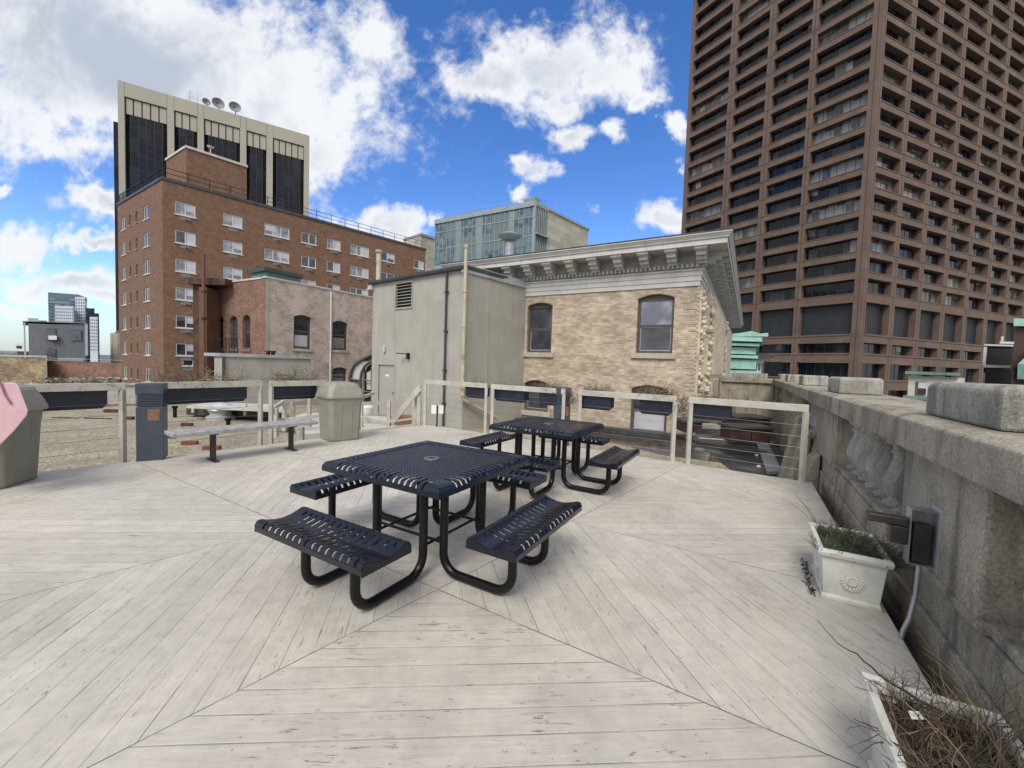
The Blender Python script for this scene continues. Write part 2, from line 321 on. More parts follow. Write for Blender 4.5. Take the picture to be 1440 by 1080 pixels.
M['pane_lav'] = glass_mat('pane_with_curtain', (.24, .25, .32), .06, .8)
M['frame_br'] = plain('brown_window_frame', (.085, .068, .055), .5, .12, 5)
M['sill'] = plain('stone_sill', (.42, .38, .32), .85, .1, 4)
M['acgrille'] = plain('air_grille', (.20, .19, .17), .6, .3, 8)
M['siding'] = plain('blue_grey_corrugated', (.22, .235, .26), .5, .10, 1)
M['city'] = plain('street_level', (.12, .12, .12), .9, .3, .02)
M['city_roof'] = plain('low_roofs', (.28, .29, .30), .8, .3, .05)
M['tw_blue'] = glass_mat('far_blue_glass', (.075, .12, .18), .2, .5, (.17, .23, .30), (7, 4), .4, 70)
M['tw_white'] = plain('far_white_cladding', (.50, .54, .60), .6, .05, .02)
M['tw_dk'] = plain('far_dark_windows', (.10, .14, .19), .4, .1, .05)
M['sign'] = plain('white_card', (.75, .76, .76), .5, .03, 5)

# ------------------------------------------------------------------ mesh builder
WLOC = {}
class MB:
    def __init__(s): s.v = []; s.f = []; s.m = []; s.mats = []; s.cur = 0
    def use(s, mat):
        if mat not in s.mats: s.mats.append(mat)
        s.cur = s.mats.index(mat); return s
    def vert(s, p): s.v.append(tuple(p)); return len(s.v) - 1
    def face(s, idx): s.f.append(tuple(idx)); s.m.append(s.cur)
    def poly(s, pts): s.face([s.vert(p) for p in pts])
    def hexa(s, p):          # 8 points: bottom 0-3 loop, top 4-7 loop
        i = [s.vert(q) for q in p]
        for f in ((0, 3, 2, 1), (4, 5, 6, 7), (0, 1, 5, 4), (1, 2, 6, 5), (2, 3, 7, 6), (3, 0, 4, 7)): s.face([i[k] for k in f])
    def box(s, x0, x1, y0, y1, z0, z1):
        s.hexa([(x0, y0, z0), (x1, y0, z0), (x1, y1, z0), (x0, y1, z0), (x0, y0, z1), (x1, y0, z1), (x1, y1, z1), (x0, y1, z1)]); return s
    def prism(s, pts, z0, z1):
        b = [s.vert((p[0], p[1], z0)) for p in pts]; t = [s.vert((p[0], p[1], z1)) for p in pts]; n = len(pts)
        s.face(b[::-1]); s.face(t)
        for i in range(n): s.face((b[i], b[(i + 1) % n], t[(i + 1) % n], t[i]))
        return s
    def loft(s, rings, cap=True):
        ids = [[s.vert(p) for p in r] for r in rings]; n = len(rings[0])
        for a, b in zip(ids, ids[1:]):
            for i in range(n): s.face((a[i], a[(i + 1) % n], b[(i + 1) % n], b[i]))
        if cap: s.face(ids[0][::-1]); s.face(ids[-1])
        return s
    def lathe(s, prof, c=(0, 0, 0), n=20, cap=True):
        s.loft([[(c[0] + r * cos(2 * pi * i / n), c[1] + r * sin(2 * pi * i / n), c[2] + z) for i in range(n)] for r, z in prof], cap); return s
    def tube(s, pts, r, n=6, r2=None, cap=True):
        pts = [Vector(p) for p in pts]; rings = []; k = len(pts); ref = None
        for i, p in enumerate(pts):
            t = (pts[min(i + 1, k - 1)] - pts[max(i - 1, 0)])
            if t.length < 1e-9: t = Vector((0, 0, 1))
            t.normalize()
            if ref is None: ref = t.orthogonal().normalized()
            ref = (ref - t * ref.dot(t)); 
            if ref.length < 1e-6: ref = t.orthogonal()
            ref.normalize(); b = t.cross(ref); rr = r if r2 is None else r + (r2 - r) * i / (k - 1)
            rings.append([p + ref * (rr * cos(2 * pi * j / n)) + b * (rr * sin(2 * pi * j / n)) for j in range(n)])
        s.loft(rings, cap); return s
    def bar(s, a, b, w, h):   # rectangular bar between two points, w horizontal, h vertical
        a = Vector(a); b = Vector(b); t = (b - a).normalized()
        side = t.cross(Vector((0, 0, 1)))
        if side.length < 1e-5: side = Vector((1, 0, 0))
        side.normalize(); up = side.cross(t).normalized()
        p = []
        for q in (a, b):
            p.append([q + side * (w / 2) * i + up * (h / 2) * j for i, j in ((-1, -1), (1, -1), (1, 1), (-1, 1))])
        s.loft(p); return s
    def build(s, name, mat=None, parent=None, smooth=False, bevel=0, solid=0, kind=None, sub=0):
        me = bpy.data.meshes.new(name)
        o = WLOC.get(parent.name, Vector((0, 0, 0))) if parent else getattr(s, 'origin', Vector((0, 0, 0)))
        me.from_pydata([Vector(v) - o for v in s.v], [], s.f)
        mats = s.mats or [mat]
        for x in mats: me.materials.append(x)
        if s.mats: me.polygons.foreach_set('material_index', s.m)
        bm = bmesh.new(); bm.from_mesh(me); bmesh.ops.recalc_face_normals(bm, faces=bm.faces); bm.to_mesh(me); bm.free()
        if smooth: me.polygons.foreach_set('use_smooth', [True] * len(me.polygons)); 
        ob = bpy.data.objects.new(name, me); COL.objects.link(ob)
        if parent: ob.parent = parent; WLOC[ob.name] = o
        else: ob.location = o; WLOC[ob.name] = o
        if solid: md = ob.modifiers.new('solid', 'SOLIDIFY'); md.thickness = solid; md.offset = 0
        if bevel: md = ob.modifiers.new('bevel', 'BEVEL'); md.width = bevel; md.segments = 2; md.limit_method = 'ANGLE'; md.angle_limit = rad(40)
        if sub: md = ob.modifiers.new('sub', 'SUBSURF'); md.levels = sub; md.render_levels = sub
        if smooth and not sub:
            try: me.set_sharp_from_angle(angle=rad(40))
            except Exception: pass
        if kind: ob['kind'] = kind
        return ob
def tag(o, label, cat, group=None):
    o['label'] = label; o['category'] = cat
    if group: o['group'] = group
    return o
def thing(name, label, cat, loc=(0, 0, 0), group=None):
    o = bpy.data.objects.new(name, None); COL.objects.link(o); o.location = loc; WLOC[o.name] = Vector(loc); o.empty_display_size = .1
    return tag(o, label, cat, group)
def copy_tree(o, parent=None):
    c = o.copy(); COL.objects.link(c)
    if parent: c.parent = parent
    for ch in list(o.children): copy_tree(ch, c)
    return c

# a vertical facade plane: s runs along the wall, d goes into the building, z is height
class Face:
    def __init__(s, P0, az):
        s.P = Vector((P0[0], P0[1], 0)); a = rad(az); s.d = Vector((sin(a), cos(a), 0)); s.az = az
        nrm = Vector((s.d.y, -s.d.x, 0)); s.n = nrm if nrm.dot(s.P) > 0 else -nrm
    def pt(s, a, d, z): q = s.P + s.d * a + s.n * d; return Vector((q.x, q.y, z))
    def px(s, x, y, d=0):     # (s, z) on the plane d deep, under a pixel of the photograph
        r = ray(x, y); t = (s.P + s.n * d - EYE).dot(s.n) / Vector((r.x, r.y, 0)).dot(s.n); X = EYE + r * t
        return (X - s.P).dot(s.d), X.z
    def box(s, mb, a0, a1, d0, d1, z0, z1):
        mb.hexa([s.pt(a0, d0, z0), s.pt(a1, d0, z0), s.pt(a1, d1, z0), s.pt(a0, d1, z0), s.pt(a0, d0, z1), s.pt(a1, d0, z1), s.pt(a1, d1, z1), s.pt(a0, d1, z1)])
    def frame(s, mb, a0, a1, z0, z1, d0, d1, w, mull=(), trans=()):
        s.box(mb, a0, a0 + w, d0, d1, z0, z1); s.box(mb, a1 - w, a1, d0, d1, z0, z1)
        s.box(mb, a0 + w, a1 - w, d0, d1, z0, z0 + w); s.box(mb, a0 + w, a1 - w, d0, d1, z1 - w, z1)
        for f in mull: c = a0 + (a1 - a0) * f; s.box(mb, c - w / 2, c + w / 2, d0 + .003, d1 - .003, z0 + w, z1 - w)
        for f in trans: c = z0 + (z1 - z0) * f; s.box(mb, a0 + w, a1 - w, d0 + .005, d1 - .005, c - w / 2, c + w / 2)
    def wall(s, mb, a0, a1, z0, z1, holes, depth, arch=0.0):
        """wall sheet with recessed openings; arch > 0 gives each hole a segmental head of that rise"""
        ss = sorted({a0, a1, *[h[0] for h in holes], *[h[1] for h in holes]}); zs = sorted({z0, z1, *[h[2] for h in holes], *[h[3] for h in holes]})
        ss = [x for x in ss if a0 <= x <= a1]; zs = [x for x in zs if z0 <= x <= z1]
        for i in range(len(ss) - 1):
            for j in range(len(zs) - 1):
                ca, cz = (ss[i] + ss[i + 1]) / 2, (zs[j] + zs[j + 1]) / 2
                if any(h[0] < ca < h[1] and h[2] < cz < h[3] for h in holes): continue
                mb.poly([s.pt(ss[i], 0, zs[j]), s.pt(ss[i + 1], 0, zs[j]), s.pt(ss[i + 1], 0, zs[j + 1]), s.pt(ss[i], 0, zs[j + 1])])
        for (b0, b1, y0, y1) in [h[:4] for h in holes]:
            mb.poly([s.pt(b0, 0, y0), s.pt(b1, 0, y0), s.pt(b1, depth, y0), s.pt(b0, depth, y0)])
            for q in (b0, b1): mb.poly([s.pt(q, 0, y0), s.pt(q, depth, y0), s.pt(q, depth, y1), s.pt(q, 0, y1)])
            if not arch: mb.poly([s.pt(b0, 0, y1), s.pt(b1, 0, y1), s.pt(b1, depth, y1), s.pt(b0, depth, y1)])
            else:
                nseg = 8
                f = (lambda t: y1 - arch * (2 * t - 1) ** 2) if arch < .25 else (lambda t: y1 - arch * (1 - sqrt(max(0, 1 - (2 * t - 1) ** 2))))
                for k in range(nseg):
                    t0, t1 = k / nseg, (k + 1) / nseg; q0 = b0 + (b1 - b0) * t0; q1 = b0 + (b1 - b0) * t1
                    mb.poly([s.pt(q0, 0, f(t0)), s.pt(q1, 0, f(t1)), s.pt(q1, 0, y1), s.pt(q0, 0, y1)])
                    mb.poly([s.pt(q0, 0, f(t0)), s.pt(q1, 0, f(t1)), s.pt(q1, depth, f(t1)), s.pt(q0, depth, f(t0))])
def sash(F, a0, a1, z0, z1, parent, fm, gm, w=.07, d=.12, mull=(), trans=(.5,), sill=None, ac=False, dd=.10, label=None, sh=.17):
    mb = MB(); F.frame(mb, a0 + .002, a1 - .002, z0 + .002, z1 - .002, d, d + dd, w, mull, trans)
    o = mb.build('window', fm, parent)
    g = MB(); F.box(g, a0 + w * .9, a1 - w * .9, d + dd * .45, d + dd * .6, z0 + w * .9, z1 - w * .9); g.build('pane', gm, o)
    if sill:
        q = MB(); F.box(q, a0 - .09, a1 + .09, -.07, .10, z0 - sh, z0 - .002); q.build('sill', sill, o)
    if ac:
        q = MB(); c = (a0 + a1) / 2; q.use(M['acgrille']); F.box(q, c - .42, c + .42, -.03, .05, z0 - .46, z0 - .14)
        if random.random() < .5: F.box(q, c - .05, c + .3, -.16, .0, z0 - .38, z0 - .22)
        q.build('air_conditioner_grille', None, o)
    if label: o['label'] = label
    return o

# ================================================================== GROUND, ROOFS, DECK
mb = MB(); mb.poly([(-4000, -4000, -32), (4000, -4000, -32), (4000, 6000, -32), (-4000, 6000, -32)])
mb.build('ground', M['city'], kind='structure')
def so_(s, o, z=0): return (s * .5 + o * .866, s * .866 - o * .5, z)      # parapet frame: s along it, o to its right
# gravel roof around the deck (the roof slab of the building below)
mb = MB(); mb.use(M['gravel'])
roofpoly = [so_(-9, 1.3), so_(11.6, 1.3), so_(11.6, -1.9), (-1.0, 19.5), (-14.5, 20.5), (-19.5, 13.5), (-15, -6), (-4, -9)]
mb.prism(roofpoly, -1.3, -.82)
mb.build('gravel_roof', kind='structure')
deck = [so_(-7, .855), so_(7.0, .84), (4.12, 5.62), (-2.0, 9.78), (-5.13, 5.60), (-5.95, 4.70), (-11, -2.0), (-7, -7)]
deck = [so_(-7, .855), so_(6.98, .84), (-2.0, 9.78), (-5.16, 5.62), (-6.1, 4.55), (-11, -1.5), (-7, -7)]
mb = MB(); mb.prism(deck, -.16, 0.0); mb.build('deck', M['deck'], kind='structure', bevel=.006)
mb = MB()                                       # gutter with a rusty edge strip between deck and parapet
mb.use(M['black']).box(0, 1, 0, 1, 0, 1); mb.v = []; mb.f = []; mb.m = []
mb.use(plain('ochre_edge', (.20, .15, .085), .8, .3, 6))
mb.hexa([so_(-6, .946, -.06), so_(7.0, .946, -.06), so_(7.0, .958, -.06), so_(-6, .958, -.06), so_(-6, .946, .0), so_(7.0, .946, .0), so_(7.0, .958, .0), so_(-6, .958, .0)])
mb.use(M['mem'])
mb.hexa([so_(-6, .86, -.3), so_(7.0, .86, -.3), so_(7.0, .944, -.3), so_(-6, .944, -.3), so_(-6, .86, -.14), so_(7.0, .86, -.14), so_(7.0, .944, -.14), so_(-6, .944, -.14)])
mb.build('gutter', kind='structure')

# ================================================================== STONE PARAPET
def pbox(mb, s0, s1, o0, o1, z0, z1):
    mb.hexa([so_(s0, o0, z0), so_(s1, o0, z0), so_(s1, o1, z0), so_(s0, o1, z0), so_(s0, o0, z1), so_(s1, o0, z1), so_(s1, o1, z1), so_(s0, o1, z1)])
BAL = [(.075, 0), (.085, .02), (.085, .05), (.055, .07), (.05, .09), (.068, .12), (.086, .17), (.092, .22), (.085, .28), (.062, .36), (.046, .43), (.043, .48), (.055, .495), (.055, .515), (.044, .53), (.05, .56), (.085, .585), (.085, .63)]
piers = [(2.68, 3.80, 2.80, 3.74), (6.30, 8.00, 6.75, 7.66), (10.3, 11.95, 10.8, 11.75), (14.3, 15.95, 14.9, 15.9), (-1.55, -.2, -1.2, -.4), (18.6, 20.2, 18.9, 19.9)]
par = thing('stone_parapet', 'weathered grey stone balustrade with heavy coping running along the right side of the deck', 'parapet', so_(5, 1.2, 0))
mb = MB()
pbox(mb, -7, 20.4, .962, 1.60, -1.3, .12); pbox(mb, -7, 20.4, .985, 1.56, .12, .34)
mb.build('plinth', M['stone'], par, bevel=.01)
rng = random.Random(55)
for a, b in [(-.1, 2.66), (3.8, 6.3), (8.0, 10.3)]:      # worn ledge blocks under the balusters
    s = a
    while s < b - .1:
        w_ = min(rng.uniform(.24, .40), b - s); mb = MB(); j = rng.uniform(0, .012)
        mb.loft([[so_(s + .006, .968 + j + q, z), so_(s + w_ - .006, .968 + j + q, z), so_(s + w_ - .006, 1.2, z), so_(s + .006, 1.2, z)] for q, z in ((0, .125), (0, .27 + j), (.02, .30 + j), (.035, .338))])
        mb.build('ledge_stone', M['stone'], par, bevel=.014); s += w_
segs = [(-7, -1.0), (-1.0, 1.05), (1.05, 2.2), (2.2, 3.9), (3.9, 5.05), (5.05, 6.1), (6.1, 7.95), (7.95, 9.9), (9.9, 12), (12, 14), (14, 16), (16, 18.5), (18.5, 20.4)]
for a, b in segs:                                   # coping stones
    mb = MB(); j = random.uniform(-.006, .006)
    prof = [(.885 + j, 1.045), (1.66, 1.045), (1.66, 1.20), (1.60, 1.265 + j), (.945 + j, 1.265 + j), (.885 + j, 1.235)]
    mb.loft([[so_(a + .004, o, z) for o, z in prof], [so_(b - .004, o, z) for o, z in prof]])
    mb.build('coping_stone', M['stone'], par, bevel=.012)
for k, (a, b, c, d) in enumerate(piers):
    mb = MB(); pbox(mb, a, b, .965, 1.58, .345, 1.04); mb.build('pier', M['stone'], par, bevel=.02)
    mb = MB(); pbox(mb, a - .05, b + .05, .955, 1.585, .345, .40); mb.build('pier_base', M['stone'], par, bevel=.012)
    mb = MB()
    z0 = 1.262
    mb.loft([[so_(s, o, z) for s, o in ((c + q, 1.03 + q), (d - q, 1.03 + q), (d - q, 1.47 - q), (c + q, 1.47 - q))] for q, z in ((0, z0), (0, 1.455), (.03, 1.478))])
    mb.build('pier_block', M['stone_pale'], par, bevel=.018)
gaps = [(-.15, 2.64), (3.85, 6.25), (8.05, 10.25), (12.0, 14.25), (16.0, 18.55)]
for a, b in gaps:
    mb = MB(); pbox(mb, a, b, 1.0, 1.50, .342, .40); pbox(mb, a, b, 1.01, 1.50, .985, 1.043); mb.build('baluster_rail', M['stone'], par, bevel=.01)
    nB = int(round((b - a) / .29))
    for i in range(nB):
        s = a + (i + .5) * (b - a) / nB; x, y, _ = so_(s, 1.15)
        mb = MB(); k = .60 / .63
        mb.lathe([(r * 1.24, z * k * .975) for r, z in BAL], (x, y, .40), 14 if s < 12 else 8, cap=False)
        mb.build('baluster', M['stone_pale'], par, smooth=True)  # paler stone paints in the light coming through the openings
# far return of the parapet
ret = thing('stone_parapet', 'far return of the stone balustrade in front of the buff brick corner', 'parapet', so_(20.6, -1, -1))
def rbox(mb, o0, o1, s0, s1, z0, z1): pbox(mb, s0, s1, o0, o1, z0, z1)
mb = MB(); rbox(mb, -2.9, .95, 20.45, 20.95, -1.3, .42); mb.build('plinth', M['stone'], ret)
mb = MB(); rbox(mb, -3.0, .884, 20.40, 21.05, 1.05, 1.26); mb.build('coping_stone', M['stone'], ret, bevel=.02)
mb = MB(); rbox(mb, -1.05, .95, 20.5, 20.9, .42, 1.045); mb.build('pier', M['stone'], ret)
mb = MB(); rbox(mb, -.65, .70, 20.5, 20.95, 1.262, 1.47); mb.build('pier_block', M['stone_pale'], ret, bevel=.02)
mb = MB(); rbox(mb, -3.2, -2.6, 20.5, 20.9, .42, 1.045); mb.build('pier', M['stone'], ret)
for i in range(5):
    x, y, _ = so_(20.7, -2.45 + i * .3); mb = MB(); mb.lathe([(r * 1.1, z) for r, z in BAL], (x, y, .42), 8, cap=False); mb.build('baluster', M['stone_pale'], ret, smooth=True)

# ================================================================== PICNIC TABLES
def slotted(mb, prof, ts, slot_segs, trange):
    """sheet with profile [(n,z)...] swept along t; segments in slot_segs are left open on every other t-cell"""
    for j in range(len(prof) - 1):
        for i in range(len(ts) - 1):
            if j in slot_segs and trange(i): continue
            (n0, z0), (n1, z1) = prof[j], prof[j + 1]
            mb.poly([(n0, ts[i], z0), (n1, ts[i], z1), (n1, ts[i + 1], z1), (n0, ts[i + 1], z0)])
def make_table(label):
    t = thing('picnic_table', label, 'picnic table', group='square metal picnic tables with four attached seats')
    H = .565
    top = MB()
    inn = .435
    prof = [(inn, .738), (inn + .018, .741), (inn + .09, .741), (inn + .115, .732), (H, .708), (H, .672)]
    ts = [-inn]; 
    nb = 17; pitch = 2 * inn / nb
    for i in range(nb): ts += [-inn + i * pitch + pitch * .60, -inn + (i + 1) * pitch]
    for q in range(4):
        R = Matrix.Rotation(q * pi / 2, 3, 'Z'); sub = MB()
        slotted(sub, prof, ts, (1, 2, 3), lambda i: i % 2 == 1)
        for sg in (1, -1):
            for j in range(len(prof) - 1):
                (n0, z0), (n1, z1) = prof[j], prof[j + 1]
                c = .02; a0 = n0 if n0 > inn else inn; a1 = n1
                if j == len(prof) - 2 or j == len(prof) - 1: a0 = n0; 
                sub.poly([(n0, inn * sg, z0), (n1, inn * sg, z1), (n1, a1 * sg, z1), (n0, a0 * sg, z0)])
        for f in sub.f: top.poly([R @ Vector(sub.v[i]) for i in f])
    top.build('table_rim', M['blue'], t, solid=.006)
    g = MB(); nW = 30
    for i in range(nW + 1):
        c = -inn + 2 * inn * i / nW
        g.box(c - .0088, c + .0088, -inn, inn, .7335, .7385); g.box(-inn, inn, c - .0088, c + .0088, .7330, .7380)
    o = g.build('perforated_top', M['blue'], t)
    g = MB(); g.lathe([(.030, 0), (.030, .009), (.062, .009), (.066, .004), (.066, 0)], (0, 0, .7365), 28, cap=False); g.build('umbrella_ring', plain('dull_ring', (.09, .10, .12), .45, .1, 9), o, smooth=True)
    g = MB()
    for q in (-.3, .3): g.box(-.42, .42, q - .02, q + .02, .70, .731); g.box(q - .02, q + .02, -.42, .42, .695, .7)
    g.build('under_frame', M['black'], t)
    # seats
    def zc(n): return .431 + .030 * (abs(n) / .13) ** 1.8
    sp = [(-.168, .398), (-.174, .436), (-.161, .459), (-.143, .4635)] + [(n / 100, zc(n / 100)) for n in range(-13, 14)] + [(.143, .4635), (.161, .459), (.174, .436), (.168, .398)]
    Ls = .50
    tt = [-Ls, -Ls + .045]; nS = 15; ps = (2 * Ls - .09) / nS
    for i in range(nS): tt += [tt[1] + i * ps + ps * .66, tt[1] + (i + 1) * ps]
    tt.append(Ls)
    for q in range(4):
        sm = MB()
        def op(i): return i % 2 == 0 and i > 0 and i < len(tt) - 1
        for j in range(len(sp) - 1):
            for i in range(len(tt) - 1):
                cell = (i % 2 == 0 and i >= 2); nc = abs(sp[j][0] + sp[j + 1][0]) / 2; tc = (tt[i] + tt[i + 1]) / 2
                wv = .052 + .034 * cos(2 * pi * tc / .46)
                if cell and (.148 < nc < .172 and j not in (0, len(sp) - 2)): continue
                if cell and wv < nc < .122: continue
                if cell and abs(tc) < .36 and .012 < nc < wv - .018: continue
                (n0, z0), (n1, z1) = sp[j], sp[j + 1]
                sm.poly([(n0, tt[i], z0), (n1, tt[i], z1), (n1, tt[i + 1], z1), (n0, tt[i + 1], z0)])
        for e in (-Ls, Ls):
            for (n0, z0), (n1, z1) in zip(sp[1:-1], sp[2:-1]): sm.poly([(n0, e, z0), (n1, e, z1), (n1, e, .396), (n0, e, .396)])
        R = Matrix.Rotation(q * pi / 2, 4, 'Z'); cen = Matrix.Translation((.90, 0, 0))
        sm.v = [tuple(R @ cen @ Vector(v)) for v in sm.v]
        so2 = sm.build('seat', M['seat'], t, solid=.006)
        for sg in (-1, 1):
            lm = MB(); path = []
            yy = .235 * sg; n0, n1 = .335, .90; zb = .034; r = .13
            path.append((n0, yy, .70))
            for k in range(7): a = pi / 2 * k / 6; path.append((n0 + r - r * cos(a), yy, zb + r - r * sin(a)))
            for k in range(7): a = pi / 2 * k / 6; path.append((n1 - r + r * sin(a), yy, zb + r - r * cos(a)))
            path.append((n1, yy, .425))
            lm.tube([R @ Vector(p) for p in path], .030, 12)
            lm.build('leg_tube', M['black'], t, smooth=True)
    for q in range(2):
        bm_ = MB(); R = Matrix.Rotation(q * pi / 2, 4, 'Z')
        bm_.tube([R @ Vector((-.335, .235, .22 + .012 * q)), R @ Vector((.335, .235, .22 + .012 * q))], .011, 8)
        bm_.tube([R @ Vector((-.335, -.235, .22 + .012 * q)), R @ Vector((.335, -.235, .22 + .012 * q))], .011, 8)
        bm_.build('brace_rod', M['black'], t, smooth=True)
    return t
t1 = make_table('navy slatted square picnic table in the middle foreground, largest and nearest of the two')
t2 = copy_tree(t1); t2['label'] = 'farther navy square picnic table behind and right of the near one, close to the railing'
t1.location = (-.615, 3.20, 0); t1.rotation_euler.z = rad(59.5)
t2.location = (.50, 5.36, 0); t2.rotation_euler.z = rad(59.5)

# ================================================================== RAILING
def panel(a, b, label, posts=(True, True), cables=5, over=0.0):
    a = Vector(a); b = Vector(b); t = (b - a).normalized()
    r = thing('railing_panel', label, 'railing', a, group='pale cable railing panels along the deck edge')
    q = MB(); q.bar(a - t * .03 + Vector((0, 0, 1.03)), b + t * .03 + Vector((0, 0, 1.03)), .055, .10); q.build('top_rail', M['rail'], r, bevel=.004)
    for on, p in zip(posts, (a, b)):
        if on: q = MB(); q.bar(p + Vector((0, 0, -.15)), p + Vector((0, 0, .979)), .06, .06); q.build('post', M['rail'], r, bevel=.004)
    for k in range(cables):
        z = .17 + k * .155; q = MB(); q.tube([a + Vector((0, 0, z)), b + Vector((0, 0, z))], .0028, 5); q.build('cable', M['cable'], r)
    return r
def P2(px, py): v = atz(px, py, 0); return (v.x, v.y, 0)
pn = []
panel((-8.6, .9, 0), P2(173, 648), 'railing panel behind the trash can at the left edge, with one long navy trough')
panel(P2(203, 643), P2(366, 622), 'railing panel behind the grey bench, between the bollard and a double post')
panel(P2(381, 621), P2(455, 613), 'short railing panel left of the sage trash can, above the bench end', posts=(True, True))
panel(P2(597, 597.5), P2(682, 609), 'railing panel in front of the stucco wall corner, right beside the stair handrail')
panel(P2(691, 612), P2(790, 627), 'railing panel behind the farther picnic table, left of the bollard light')
panel(P2(813, 630), P2(945, 649), 'railing panel in front of the arched basement window of the buff brick wall')
panel(P2(967, 652), P2(1127, 678), 'rightmost railing panel, ending against the stone parapet')

# troughs hung outside the rail and the dead plants in them
def trough(px0, px1, label, plant, tip=0, n=70, hgt=.16):
    (a, b) = px0, px1; a = Vector(a); b = Vector(b); t = (b - a).normalized(); nrm = Vector((-t.y, t.x, 0))
    if nrm.dot(a) < 0: nrm = -nrm
    r = thing('trough_planter', label, 'planter', a, group='navy trough planters hung on the railing')
    L = (b - a).length
    def ring(s, in_): return [a + t * s + nrm * (w_ + .06) + Vector((0, 0, z)) for w_, z in ((0 + in_, .80 + in_), (.16 - in_, .80 + in_), (.19, .975), (0, .975))]
    q = MB(); cut = .05
    pr = [(0.06, .735), (.19, .735), (.22, .79), (.24, .985), (.04, .985), (.04, .79)]
    q.loft([[a + t * s + nrm * w_ + Vector((0, 0, z + (k if z < .74 else 0))) for w_, z in pr] for s, k in ((0, .05), (.05, 0), (L - .05, 0), (L, .05))])
    q.build('trough', M['navy'], r, bevel=.004)
    q = MB(); q.hexa([a + t * s + nrm * w_ + Vector((0, 0, z)) for z in (.986, .992) for s, w_ in ((.02, .06), (L - .02, .06), (L - .02, .22), (.02, .22))]); q.build('soil', M['soil'], r)
    # plant
    p = MB(); rng = random.Random(plant)
    pl_mats = [M['twig'], M['twig_dark'], M['twig_pale']]
    for i in range(int(n * 1.7)):
        p.use(pl_mats[rng.choice((0, 0, 1, 2, 2))])
        s = rng.uniform(.03, L - .03); w_ = rng.uniform(.08, .2); cur = a + t * s + nrm * w_ + Vector((0, 0, .98))
        d = Vector((rng.gauss(0, .5), rng.gauss(0, .5), 1.0)).normalized(); pts = [cur.copy()]; ln = rng.uniform(.25, 1) ** 1.3 * hgt * 1.5
        for k in range(4):
            cur = cur + d * ln * .34; pts.append(cur.copy()); d = (d + Vector((rng.gauss(0, .45), rng.gauss(0, .45), rng.gauss(-.28, .3)))).normalized()
        p.tube(pts, .0042, 3, .0018)
        for k in range(3):
            c = pts[rng.randint(1, 4)]; e = c + Vector((rng.gauss(0, .03), rng.gauss(0, .03), rng.gauss(.01, .03))); p.tube([c, e], .0025, 3, .001)
            l = .010; u = Vector((rng.gauss(0, 1), rng.gauss(0, 1), rng.gauss(0, 1))).normalized() * l; v_ = Vector((rng.gauss(0, 1), rng.gauss(0, 1), rng.gauss(0, 1))).normalized() * l
            p.poly([e - u, e + v_, e + u, e - v_])
    p.origin = a.copy(); p.origin.z = .98
    o = p.build('dried_plant')
    return o
# (ground points under the trough, found on the rail line)
def lerp(a, b, f): return tuple(Vector(a) + (Vector(b) - Vector(a)) * f)
def onrail(A, B, px):     # point of segment A-B under pixel column px
    r = ray(px, 545); A = Vector(A); B = Vector(B); d = B - A
    den = r.x * d.y - r.y * d.x; u = (A.x * r.y - A.y * r.x) / den
    return A + d * u
R0 = ((-8.6, .9, 0), P2(173, 648)); R1 = (P2(203, 643), P2(366, 622)); R2 = (P2(381, 621), P2(455, 613)); R3 = (P2(597, 597.5), P2(682, 609))
R4 = (P2(691, 612), P2(790, 627)); R5 = (P2(813, 630), P2(945, 649)); R6 = (P2(967, 652), P2(1127, 678))
TR = [(R0, 48, 152, 'trough under the rail just right of the near left trash can', 'dry brown stems hanging over the rail left of the bollard', 110, .15),
      (R1, 216, 349, 'longest trough, behind the bench, right of the left bollard', 'wispy pale dead stems above the bench trough', 150, .24),
      (R2, 384, 447, 'trough just left of the sage trash can', 'twiggy dead plant left of the sage trash can', 120, .24),
      (R3, 653, 681, 'short trough right of the cream drain pipe', 'low dry weeds against the stucco wall', 55, .13),
      (R4, 694, 736, 'trough with a sloped right end, in front of the grey stucco wall', 'low dry weeds left of the arched window head', 60, .12),
      (R4, 757, 787, 'small trough half hidden by the right bollard light', 'brown stems bunched against the right bollard light', 90, .18),
      (R5, 814, 859, 'trough above the right end of the far table', 'dead growth right of the right bollard light', 110, .16),
      (R5, 899, 945, 'trough crossing the lower arched window', 'tangled brown stems spilling between two railing panels', 190, .2),
      (R6, 972, 1028, 'trough on the rightmost railing panel', 'dead grey brush in the rightmost trough', 130, .12)]
for i, (seg, a, b, l1, l2, n, hg) in enumerate(TR):
    A_, B_ = onrail(*seg, a), onrail(*seg, b)
    o = trough(A_, B_, 'navy ' + l1, 100 + i, n=n, hgt=hg)
    tag(o, l2, 'dead plant', 'dead plants in the railing troughs')
# tangle hanging down in the gap between the two right panels
def tangle(c, sx, sz, n, seed, mats, r=.003):
    p = MB(); rng = random.Random(seed); c = Vector(c)
    for i in range(n):
        p.use(mats[rng.randrange(len(mats))]); cur = c + Vector((rng.gauss(0, sx * .5), rng.gauss(0, sx * .5), rng.uniform(-sz, sz))); pts = [cur.copy()]
        d = Vector((rng.gauss(0, 1), rng.gauss(0, 1), rng.gauss(0, 1.3))).normalized()
        for k in range(4): cur = cur + d * sx * .45; pts.append(cur.copy()); d = (d + Vector((rng.gauss(0, .6), rng.gauss(0, .6), rng.gauss(0, .6)))).normalized()
        p.tube(pts, r, 3, r * .4)
    p.origin = c; return p.build('dried_vine')
q = (Vector(P2(945, 649)) + Vector(P2(967, 652))) / 2 * 1.02; q.z = .86
tag(tangle(q, .11, .16, 130, 5, [M['twig'], M['twig_dark'], M['twig_dark']]), 'dark tangle of dead vine in the gap between the two rightmost railing panels', 'dead vine')
